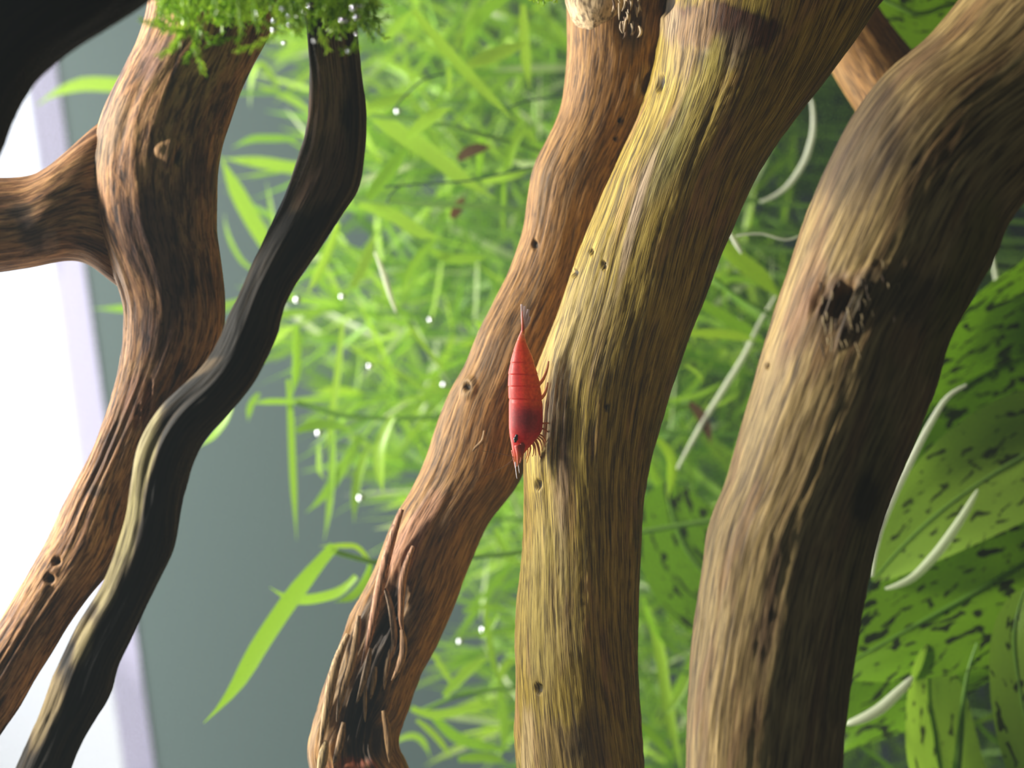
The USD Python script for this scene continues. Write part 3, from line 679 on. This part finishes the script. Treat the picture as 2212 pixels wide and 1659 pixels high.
hand_blade(g, [(560, 590), (520, 560), (485, 460)], 12, 0.39, 'grass_leaf')
hand_blade(g, [(600, 190), (560, 140), (540, 230)], 20, 0.40)
hand_blade(g, [(680, 250), (600, 200), (540, 180)], 18, 0.40)
g = grass('stem plant with long crossing blades right of the thin wavy branch', P(960, 280, 0.355))
stem(g, [(2900, 500, 0.385), (1500, 420, 0.37), (1180, 330, 0.36), (900, 260, 0.355), (800, 250, 0.355)], 10)
for pts, w in [([(892, 22), (940, 80), (989, 137), (1044, 195), (1116, 265)], 30), ([(1098, -8), (1025, 54), (1000, 112)], 34), ([(778, 222), (863, 286), (935, 333), (1007, 390), (1074, 430)], 46),
               ([(1010, 140), (1080, 112), (1140, 92)], 34), ([(1130, 10), (1134, 108), (1146, 195)], 28), ([(828, 90), (870, 45), (890, 20)], 24), ([(968, 141), (970, 210)], 14),
               ([(880, 300), (946, 246), (980, 232)], 34), ([(1101, 362), (1134, 285), (1170, 335)], 22), ([(794, 228), (845, 217), (895, 200)], 24)]:
    if len(pts) < 3: pts = [pts[0], tuple((np.array(pts[0]) + pts[1]) / 2 + [2, 0]), pts[1]]
    hand_blade(g, pts, w, 0.355 + rng.uniform(-0.004, 0.008))
g = grass('stem plant with leaning blades just right of the bend of the thin wavy branch', P(880, 460, 0.36))
stem(g, [(2900, 620, 0.385), (1500, 520, 0.37), (1100, 450, 0.362), (880, 440, 0.36), (760, 430, 0.36)], 10)
for pts, w in [([(794, 430), (845, 362), (885, 312)], 38), ([(776, 441), (845, 463), (917, 506), (960, 515)], 38), ([(1044, 282), (1036, 340), (1033, 392)], 20), ([(1127, 253), (1094, 344), (1087, 452), (1091, 530)], 14),
               ([(1040, 392), (1098, 383), (1150, 368)], 26), ([(940, 520), (900, 560), (866, 640)], 20), ([(1010, 60), (1040, 30), (1060, -10)], 22), ([(930, 540), (980, 560), (1060, 552)], 28),
               ([(760, 620), (790, 560), (810, 500)], 26), ([(730, 480), (700, 560), (660, 640)], 22)]:
    hand_blade(g, pts, w, 0.36 + rng.uniform(-0.004, 0.01))
g = grass('stem plant with blades hanging below the thick tangle over the grey background', P(700, 950, 0.365))
stem(g, [(2900, 980, 0.385), (1400, 930, 0.375), (1000, 900, 0.37), (800, 905, 0.367), (640, 870, 0.365)], 10)
for pts, w in [([(622, 820), (628, 900), (632, 1000), (641, 1168)], 19), ([(780, 940), (735, 1020), (700, 1070), (660, 1108)], 28), ([(720, 930), (716, 1050), (700, 1170)], 18), ([(640, 930), (700, 915), (770, 935)], 26),
               ([(740, 700), (724, 850), (700, 1000)], 18), ([(640, 870), (590, 868), (545, 872)], 16), ([(560, 850), (540, 880), (536, 910)], 16), ([(640, 700), (640, 780), (630, 860)], 22),
               ([(800, 960), (770, 1050), (765, 1130)], 24), ([(850, 900), (820, 990), (830, 1070)], 30), ([(690, 960), (690, 1010), (705, 1040)], 14), ([(560, 760), (610, 720), (640, 700)], 26), ([(500, 880), (470, 930), (430, 965)], 22),
               ([(880, 700), (930, 765), (972, 815)], 12), ([(895, 834), (935, 842), (980, 838)], 14)]:
    hand_blade(g, pts, w, 0.365 + rng.uniform(-0.004, 0.008))
g = grass('stem plant with forking bright blades between the hollow branch end and the shrimp limb', P(1000, 1480, 0.365))
stem(g, [(2900, 1420, 0.39), (1500, 1450, 0.375), (1150, 1480, 0.37), (960, 1510, 0.365), (900, 1540, 0.365)], 10)
for pts, w in [([(960, 1505), (1000, 1460), (1040, 1430), (1060, 1425)], 28), ([(888, 1530), (940, 1545), (1000, 1535), (1080, 1522)], 24), ([(900, 1555), (950, 1600), (975, 1640)], 18), ([(930, 1540), (1000, 1600), (1110, 1620)], 28),
               ([(1015, 1302), (1060, 1275), (1112, 1205)], 12), ([(1000, 1320), (1060, 1310), (1110, 1330)], 14), ([(1070, 1140), (1090, 1180), (1120, 1220)], 22), ([(935, 1410), (960, 1450), (985, 1490)], 16),
               ([(1040, 1380), (1060, 1350), (1080, 1320)], 20), ([(1080, 1470), (1100, 1430), (1130, 1425)], 22), ([(990, 1640), (1040, 1635), (1100, 1650)], 28), ([(1075, 1480), (1090, 1580), (1080, 1640)], 24),
               ([(1050, 1300), (1060, 1400), (1090, 1500)], 18), ([(860, 1600), (890, 1590), (930, 1640)], 16), ([(1080, 1060), (1110, 1040), (1126, 1050)], 26)]:
    hand_blade(g, pts, w, 0.365 + rng.uniform(-0.005, 0.012))
g = grass('stem plant with broad blades in the gap between shrimp limb and right branch', P(1600, 650, 0.355))
stem(g, [(2900, 760, 0.375), (2000, 720, 0.365), (1700, 690, 0.36), (1540, 600, 0.355)], 9)
for pts, w in [([(1545, 515), (1590, 560), (1640, 600), (1690, 650)], 50), ([(1500, 650), (1560, 685), (1610, 715), (1665, 745)], 34), ([(1490, 720), (1560, 722), (1640, 738)], 26), ([(1480, 790), (1500, 800), (1520, 830)], 12),
               ([(1440, 865), (1490, 858), (1565, 822)], 13), ([(1530, 600), (1600, 605), (1690, 630)], 16), ([(1520, 880), (1560, 870), (1600, 840)], 12), ([(1395, 1310), (1425, 1400), (1440, 1500), (1475, 1680)], 30),
               ([(1400, 1000), (1430, 1060), (1450, 1090)], 26), ([(1410, 1150), (1430, 1200), (1390, 1260)], 20), ([(1390, 1290), (1450, 1400), (1500, 1420)], 14), ([(1420, 950), (1450, 1000), (1440, 1080)], 26), ([(1380, 1560), (1420, 1600), (1460, 1650)], 24), ([(1440, 1540), (1470, 1500), (1500, 1440)], 16)]:
    hand_blade(g, pts, w, 0.358 + rng.uniform(-0.003, 0.012), 'grass_leaf' if w > 20 else 'grass_leaf_front')

# -- the tangle behind
rg = np.random.default_rng(77)
TIPS = [(170, 'reaching up to the top edge between moss and root'), (430, 'its tip beside the bend of the thin wavy branch'), (760, "its tip level with the shrimp's tail, left of the root"),
        (1080, "its tip level with the shrimp's head over the grey background"), (1390, 'its tip between hollow branch end and shrimp limb'), (9999, 'along the bottom edge right of the hollow branch end')]
def tangle_label(y, deep):
    where = next(w for lim, w in TIPS if y < lim)
    return ('deep green' if deep else 'lime') + ' narrow-leaved stem plant, ' + where, ('back' if deep else 'front') + ' thicket stems ' + where
def tangle_plant(tip, py0, py1, D, leaf_mat_, max_px=1730, step=(44, 74), per=(3, 5), wl=(9, 18), ll=(120, 270), xs=2800):
    base = P(xs, py0, D)
    lab_, grp_ = tangle_label(py1, leaf_mat_ == 'grass_leaf_deep')
    g = thing('stem_plant', lab_, 'water plant', base, grp_)
    x = np.linspace(xs, tip, 7)
    y = np.linspace(py0, py1, 7) + rg.normal(0, 26, 7); y[-1] = py1
    dz = D + rg.normal(0, 0.004, 7)
    q, pw = stem(g, list(zip(x, y, dz)), rg.uniform(7, 11), 40)
    L = np.r_[0, np.cumsum(np.linalg.norm(np.diff(pw, axis=0), axis=1))]
    k = D / FPX
    s = L[-1]
    first = True
    while s > 0:
        p = np.array([np.interp(s, L, pw[:, i]) for i in range(3)])
        qx = np.interp(s, L, q[:, 0])
        if qx > max_px: break
        a = np.array([np.interp(max(s - 0.004, 0), L, pw[:, i]) for i in range(3)])
        g_dir = unit(p - a)
        e1 = unit(np.cross(g_dir, FW)); e2 = np.cross(g_dir, e1)
        m = rg.integers(per[0], per[1] + 1) + (2 if first else 0)
        ph0 = rg.uniform(0, 2 * np.pi)
        for i in range(m):
            ph = ph0 + 2 * np.pi * i / m + rg.normal(0, 0.35)
            el = math.radians(rg.uniform(28, 96)) if not first else math.radians(rg.uniform(5, 60))
            side = e1 * math.cos(ph) + e2 * math.sin(ph) * 0.75
            d = unit(g_dir * math.cos(el) + side * math.sin(el))
            ln = rg.uniform(*ll) * k * (0.8 if first else 1)
            t = np.linspace(0, 1, 9)[:, None]
            bend = unit(rg.normal(0, 1, 3)) * 0.22 + np.array([0, 0, 0.12]) + side * 0.05
            pts = p + ln * (d * t + bend * t * t * rg.uniform(0.2, 1.4))
            nn = unit(np.array([0, 0, 0.45]) - FW * 0.25 + rg.normal(0, 0.55, 3))
            half = profile(9) * rg.uniform(*wl) / 2 * k
            obj('leaf', *blade_mesh(pts, half, np.tile(nn, (9, 1))), 'grass_leaf_pale' if leaf_mat_ == 'grass_leaf' and rg.uniform() < 0.09 else leaf_mat_, g)
        first = False
        s -= rg.uniform(*step) * k

lim_y, lim_x = [-200, 500, 850, 1150, 1300, 1700], [500, 560, 560, 720, 930, 900]
for i, y in enumerate(np.linspace(-60, 1640, 24)):
    y1 = y + rg.uniform(-30, 30)
    tip = np.interp(y1, lim_y, lim_x) + rg.uniform(90, 420)
    tangle_plant(tip, np.clip(y1 + rg.uniform(-100, 260), -100, 1640), y1, rg.uniform(0.385, 0.43), 'grass_leaf')
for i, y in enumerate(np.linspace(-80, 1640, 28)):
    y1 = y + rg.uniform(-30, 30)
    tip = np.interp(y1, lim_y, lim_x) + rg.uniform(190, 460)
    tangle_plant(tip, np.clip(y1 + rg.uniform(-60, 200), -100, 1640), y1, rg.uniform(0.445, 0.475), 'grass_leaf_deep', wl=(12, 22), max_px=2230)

for pts, w, lab in [([(990, 345), (1030, 322), (1062, 318)], 30, 'small rust-brown dead leaf caught in the thicket left of the brown limb'),
                    ([(975, 470), (990, 445), (1002, 425)], 26, 'dark brown curled dead leaf in the thicket left of the brown limb'),
                    ([(1490, 870), (1515, 900), (1535, 960)], 26, 'dark brown dead leaf in the gap between shrimp limb and right branch')]:
    p_ = hand_blade('/World', pts, w, 0.362, 'dead_leaf', name='dead_leaf')
    tag(stage.GetPrimAtPath(p_), lab, 'leaf')

# ---------------------------------------------------------------- broad spotted leaves
def broad_leaf(parent, pts, width, matn, roll=0, curl=0.25, n=26, m=11, wave=0.06, seed=0, rim=None, petiole=None, rim_w=5, blunt=1.0):
    """pts: (x, y, distance) along the midrib from base to tip."""
    q = spline(pts, n); pw = P(q[:, 0], q[:, 1], q[:, 2])
    T = unit(np.gradient(pw, axis=0))
    n0 = unit(-FW - (T @ -FW)[:, None] * T)
    a = math.radians(roll)
    nn = n0 * math.cos(a) + np.cross(T, n0) * math.sin(a)
    Wv = np.cross(T, nn)
    t = np.linspace(0, 1, n)
    half = (np.sin(np.pi * np.clip(0.06 + 0.94 * t, 0, 1) ** 0.85) ** (0.7 * blunt) + 0.03) * width / 2 * q[:, 2] / FPX
    u = np.linspace(-1, 1, m)
    fl = meshkit.fbm(np.stack(np.meshgrid(t * 5, u * 1.5, [seed], indexing='ij'), -1)[:, :, 0], 3, seed) - 0.5
    h = curl * u[None] ** 2 + wave * 2 * fl - 0.06 * np.exp(-(u[None] / 0.08) ** 2)
    v = pw[:, None] + Wv[:, None] * (half[:, None] * u[None])[..., None] + nn[:, None] * (half[:, None] * h)[..., None]
    L = np.r_[0, np.cumsum(np.linalg.norm(np.diff(pw, axis=0), axis=1))] * 1000
    G = np.stack([half[:, None] * u[None] * 1000 + seed * 11, np.broadcast_to(0 * half[:, None], h.shape), np.broadcast_to(L[:, None], h.shape)], -1)
    p = obj('leaf', v.reshape(-1, 3), tris(grid_faces(n, m)), matn, parent, attrs=dict(grain=G.reshape(-1, 3)))
    obj('midrib', *tube(pw - nn * (half * 0.06)[:, None] + nn * 0.0001, half * 0.03 + 0.00008, 6), 'grass_stem', p)
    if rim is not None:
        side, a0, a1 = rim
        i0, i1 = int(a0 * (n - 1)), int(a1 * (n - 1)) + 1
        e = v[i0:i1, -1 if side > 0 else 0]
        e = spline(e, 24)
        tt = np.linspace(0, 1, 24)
        obj('leaf_rim', *tube(e, rim_w * 0.35 / FPX * (0.15 + np.sin(np.pi * tt) ** 0.6), 7), 'leaf_rim', p, label='upturned leaf rim with the lamp glint painted in as pale colour')
    return p

c = thing('spotted_plant', 'broad-leaved plant with dark-flecked leaves right of the thick tan-brown branch', 'water plant', P(2400, 1000, 0.352))
broad_leaf(c, [(2420, 700, 0.357), (2300, 740, 0.354), (2150, 800, 0.352), (2010, 900, 0.350), (1900, 1060, 0.352), (1840, 1180, 0.354)], 330, 'spotted_leaf', roll=-25, seed=1, wave=0.10)
broad_leaf(c, [(2420, 900, 0.352), (2260, 960, 0.347), (2120, 1040, 0.344), (1990, 1140, 0.342), (1885, 1255, 0.342)], 250, 'spotted_leaf_pale', roll=15, seed=2, curl=0.35)
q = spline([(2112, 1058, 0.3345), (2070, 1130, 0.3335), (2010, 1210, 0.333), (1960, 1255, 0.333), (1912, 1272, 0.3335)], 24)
obj('leaf_rim', *tube(P(q[:, 0], q[:, 1], q[:, 2]), 8.5 * 0.333 / FPX * (0.3 + np.sin(np.pi * np.linspace(0, 1, 24)) ** 0.6), 7), 'leaf_rim', c, label='upturned leaf rim with the lamp glint painted in as pale colour')
broad_leaf(c, [(2420, 1010, 0.352), (2260, 1060, 0.352), (2120, 1130, 0.352), (2000, 1240, 0.352)], 260, 'spotted_leaf_dark', roll=10, seed=3)
broad_leaf(c, [(2420, 1120, 0.346), (2280, 1180, 0.344), (2120, 1270, 0.342), (1960, 1360, 0.342), (1800, 1450, 0.344)], 330, 'spotted_leaf', roll=20, seed=4, curl=0.2)
broad_leaf(c, [(2420, 560, 0.352), (2300, 600, 0.352), (2150, 680, 0.35), (2020, 760, 0.35)], 240, 'spotted_leaf', roll=-35, seed=5)
for k_, (a, b) in enumerate([((2420, 700), 0.345), ((2420, 900), 0.34), ((2420, 1010), 0.352), ((2420, 1120), 0.346), ((2420, 560), 0.352)]):
    q = spline([(a[0] + 6, a[1], b), (2600, (a[1] + 900) / 2, 0.35), (2800, 900 + 10 * k_, 0.352), (3060, 900 + 10 * k_, 0.352)], 20)
    obj('petiole', *tube(P(q[:, 0], q[:, 1], q[:, 2]), 9 * 0.35 / FPX, 7), 'grass_stem', c)
c = thing('spotted_plant', 'upright pale green flecked leaves in the lower right corner', 'water plant', P(2200, 1750, 0.345))
broad_leaf(c, [(2150, 1860, 0.345), (2060, 1740, 0.342), (2020, 1600, 0.34), (2010, 1480, 0.34), (2025, 1390, 0.342)], 190, 'spotted_leaf_pale', roll=25, seed=6, blunt=0.6)
broad_leaf(c, [(2330, 1820, 0.335), (2240, 1640, 0.333), (2205, 1500, 0.332), (2190, 1380, 0.332), (2215, 1270, 0.333)], 130, 'spotted_leaf_pale', roll=-20, seed=7, blunt=0.7)
q = spline([(2110, 1390, 0.337), (2085, 1480, 0.337), (2075, 1580, 0.337), (2065, 1700, 0.34), (2300, 1900, 0.345), (2700, 1800, 0.35), (3050, 1500, 0.352)], 40)
obj('petiole', *tube(P(q[:, 0], q[:, 1], q[:, 2]), np.r_[np.linspace(3, 20, 12), np.full(8, 20), np.linspace(20, 12, 20)] * 0.34 / FPX * 0.7, 8), 'grass_stem', c)
c = thing('spotted_plant', 'dark green mottled leaf behind the left edge of the thick tan-brown branch', 'water plant', P(1700, 1250, 0.365))
broad_leaf(c, [(1760, 1260, 0.368), (1640, 1290, 0.366), (1540, 1250, 0.365), (1470, 1160, 0.365), (1440, 1040, 0.366)], 250, 'spotted_leaf', roll=10, seed=8, curl=0.1, blunt=0.7)
q = spline([(1750, 1260, 0.368), (2000, 1200, 0.37), (2500, 1150, 0.37), (2900, 1150, 0.37)], 20)
obj('petiole', *tube(P(q[:, 0], q[:, 1], q[:, 2]), 9 * 0.36 / FPX, 7), 'grass_stem', c)
c = thing('spotted_plant', 'deep green leaf at the top edge between the brown stump and the right branch', 'water plant', P(2000, 20, 0.34))
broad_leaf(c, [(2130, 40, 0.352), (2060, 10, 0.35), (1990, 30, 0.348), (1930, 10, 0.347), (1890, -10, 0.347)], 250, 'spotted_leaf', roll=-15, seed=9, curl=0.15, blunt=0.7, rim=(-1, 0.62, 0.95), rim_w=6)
q = spline([(2125, 40, 0.352), (2260, 180, 0.355), (2600, 300, 0.36), (2980, 400, 0.36)], 20)
obj('petiole', *tube(P(q[:, 0], q[:, 1], q[:, 2]), 9 * 0.35 / FPX, 7), 'grass_stem', c)
c = thing('spotted_plant', 'shaded green leaves with a rim painted bright at the foot of the right branch, lower right', 'water plant', P(2000, 1560, 0.35))
broad_leaf(c, [(2140, 1420, 0.352), (2050, 1450, 0.350), (1940, 1510, 0.35), (1820, 1580, 0.35), (1760, 1640, 0.352)], 170, 'spotted_leaf', roll=35, seed=10, curl=0.3)
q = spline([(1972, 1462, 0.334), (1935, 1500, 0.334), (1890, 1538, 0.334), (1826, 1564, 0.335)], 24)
obj('leaf_rim', *tube(P(q[:, 0], q[:, 1], q[:, 2]), 10.0 * 0.322 / FPX * (0.3 + np.sin(np.pi * np.linspace(0, 1, 24)) ** 0.5), 7), 'leaf_rim', c, label='upturned leaf rim with the lamp glint painted in as pale colour')
for pts in [[(2110, 1560), (2150, 1600), (2240, 1640)], [(2090, 1570), (2160, 1540), (2230, 1520)], [(1840, 1600), (1900, 1640), (1960, 1690)]]:
    hand_blade(c, pts, 14, 0.36, 'grass_leaf_deep')
q = spline([(2135, 1420, 0.352), (2500, 1400, 0.36), (2950, 1380, 0.36)], 14)
obj('petiole', *tube(P(q[:, 0], q[:, 1], q[:, 2]), 9 * 0.35 / FPX, 7), 'grass_stem', c)

# ---------------------------------------------------------------- pale roots, painted lit leaf edges and threads
for pts, w, D, lab in [
    ([(1752, 214), (1757, 270), (1745, 330), (1720, 378), (1690, 412), (1642, 436)], 6.5, 0.362, 'pale hooked root strand hanging in the upper gap between middle root and right branch'),
    ([(1676, 640), (1640, 700), (1612, 760), (1570, 830), (1520, 910), (1462, 1015)], 6.5, 0.362, 'long pale strand painted as a lit narrow leaf edge between shrimp limb and right branch'),  # lit edge of a narrow leaf, brightness put into its colour
    ([(2143, 545), (2152, 600), (2175, 665), (2207, 742)], 6.5, 0.362, 'short white root strand at the right edge beside the thick branch'),
    ([(2088, 832), (2050, 855), (2010, 915), (1965, 1000), (1925, 1085), (1898, 1160), (1884, 1245)], 8.5, 0.333, 'long curved strand painted as a lit leaf edge right of the thick tan-brown branch'),  # lamp-bright leaf edge painted as a pale strand
    ([(810, 545), (828, 590), (842, 635), (856, 675)], 6.0, 0.35, 'short white root strand in the green thicket left of the brown limb'),
    ([(1574, 500), (1586, 520), (1602, 548)], 5.0, 0.34, 'tiny white root strand at the right edge of the shrimp limb')]:
    q = spline([(a, b, D) for a, b in pts], 30)
    vv, ff2 = tube(P(q[:, 0], q[:, 1], q[:, 2]), w * D / FPX * (0.35 + 0.65 * np.sin(np.pi * np.linspace(0.05, 0.95, 30))), 8)
    obj('root_strand', vv, ff2, 'root_white', cat='root', label=lab)
for pts, D, lab in [
    ([(850, 238), (890, 192), (920, 170), (960, 160)], 0.35, 'fine dark thread curling in the thicket beside the thin wavy branch'),
    ([(1100, 232), (1150, 216), (1222, 208)], 0.35, 'fine dark thread at the left edge of the brown limb near the top'),
    ([(830, 404), (900, 398), (1000, 392), (1090, 374), (1150, 360)], 0.35, 'long fine dark thread running level across the thicket to the brown limb'),
    ([(835, 440), (848, 415), (872, 398)], 0.35, 'short dark thread just right of the bend of the thin wavy branch'),
    ([(1590, 510), (1640, 505), (1700, 518), (1726, 510)], 0.335, 'pale thread spanning the gap from the shrimp limb to the right branch')]:
    q = spline([(a, b, D) for a, b in pts], 24)
    obj('algae_thread', *tube(P(q[:, 0], q[:, 1], q[:, 2]), 2.4 * D / FPX, 6), 'thread' if 'pale' not in lab else 'root_white', cat='algae', label=lab)

# ---------------------------------------------------------------- moss
rm = np.random.default_rng(9)
moss = thing('moss', 'clump of bright green feathery moss hanging over the driftwood at the top left', 'moss', P(560, -40, 0.252))
def frond(pts, D, wl=9.0, n=16):
    q = spline([(a, b, D + 0.0008 * i * s0) for (i, (a, b)), s0 in zip(enumerate(pts), [rm.uniform(-1, 1)] * 9)], n)
    pw = P(q[:, 0], q[:, 1], q[:, 2]); k = D / FPX
    parts = [tube(pw, np.linspace(2.6, 1.6, n) * k, 5)]
    T = unit(np.gradient(pw, axis=0))
    L = np.linalg.norm(pw[-1] - pw[0]) / k
    m = int(max(9, L / 6))
    for i in range(m):
        t = (i + 0.5) / m
        p = np.array([np.interp(t, np.linspace(0, 1, n), pw[:, j_]) for j_ in range(3)]); tt = unit(np.array([np.interp(t, np.linspace(0, 1, n), T[:, j_]) for j_ in range(3)]))
        sd = unit(np.cross(tt, unit(rm.normal(0, 0.5, 3) + FW * (1 if i % 2 else -1))))
        d = unit(tt * 0.85 + sd * rm.uniform(0.35, 0.8))
        ln = rm.uniform(0.8, 1.5) * wl * k * (1.15 - 0.3 * t)
        w = unit(np.cross(d, FW + rm.normal(0, 0.4, 3))) * 2.3 * k
        v4 = np.array([p - w * 0.4, p + d * ln * 0.5 + w, p + d * ln, p + d * ln * 0.5 - w, p + w * 0.4])
        parts.append((v4, np.array([[0, 1, 3], [0, 4, 1], [1, 2, 3]])))
    obj('frond', *join(parts), 'moss_leaf', moss)
for pts, D in [([(392, -10), (408, 50), (424, 100), (437, 156)], 0.248), ([(400, 45), (370, 20), (345, 12)], 0.248), ([(412, 70), (360, 64), (335, 55), (303, 42)], 0.248), ([(400, 66), (365, 58), (330, 42)], 0.249),
               ([(512, -20), (518, 30), (524, 60), (512, 92)], 0.247), ([(645, -15), (655, 30), (661, 58)], 0.247), ([(600, 70), (560, 95), (508, 108)], 0.249), ([(420, 55), (385, 90), (370, 112)], 0.249), ([(430, 60), (415, 110), (400, 132)], 0.250),
               ([(395, 60), (372, 100), (345, 122)], 0.249), ([(690, 60), (702, 95), (708, 112)], 0.248), ([(770, 80), (765, 108), (735, 110)], 0.248), ([(790, 40), (815, 45), (840, 35)], 0.248), ([(560, 40), (590, 60), (618, 72)], 0.248), ([(480, 95), (450, 92), (520, 80)], 0.250)]:
    frond(pts, D, 16)
for k in range(190):
    x = rm.uniform(345, 815); y0 = rm.uniform(-90, 10)
    dep = 0.256 + rm.normal(0, 0.005)
    reach = np.interp(x, [330, 400, 450, 520, 600, 700, 780, 830], [50, 110, 70, 66, 70, 90, 100, 60])
    y1 = y0 + rm.uniform(40, 105); y1 = min(y1, reach + rm.uniform(-25, 12))
    dx = rm.normal(0, 30)
    if not (300 < x + dx < 845): dx = -dx
    frond([(x, y0), (x + dx * 0.35 + rm.normal(0, 6), (y0 + y1) / 2), (x + dx, max(y1, y0 + 22))], dep, rm.uniform(13, 20), 10)
tuft = thing('moss', 'tiny brownish green moss tuft at the top edge left of the fork', 'moss', P(1180, -20, 0.30))
moss_keep, moss = moss, tuft
for k in range(14):
    x = rm.uniform(1140, 1210)
    frond([(x, -40), (x + rm.normal(0, 8), -18), (x + rm.normal(0, 14), rm.uniform(-4, 12))], 0.303, 9, 8)
frond([(1180, -40), (1500, -300), (1900, -600)], 0.304, 9, 16)
moss = moss_keep

# ---------------------------------------------------------------- gas bubbles, and beads for leaf highlights
for x, y, r in [(611, 18, 4.5), (623, 34, 4), (668, 12, 5), (764, 16, 7), (771, 36, 6.5), (779, 14, 4), (625, 54, 4), (592, 44, 5), (591, 64, 6), (614, 92, 5), (680, 88, 5), (771, 72, 4), (753, 110, 4), (738, 42, 5), (748, 44, 4)]:
    obj('gas_bubble', *ball(P(x, y, 0.2445), r * 0.2445 / FPX, 8), 'bubble', cat='bubble', group='gas bubbles in the moss', label='tiny silvery gas bubble caught in the hanging moss')
for x, y, r in [(643, 647, 8), (1040, 185, 7), (860, 240, 7), (800, 790, 7), (930, 690, 6), (740, 640, 7), (780, 1075, 9), (690, 935, 8), (960, 830, 7), (1045, 1360, 8), (995, 1385, 7)]:  # silvery beads added in place of highlights on the leaves
    obj('gas_bubble', *ball(P(x, y, 0.366), r * 0.366 / FPX, 8), 'bubble', cat='bubble', group='highlight beads among the thicket leaves', label='blurred silvery bead added as a leaf highlight in the green thicket')
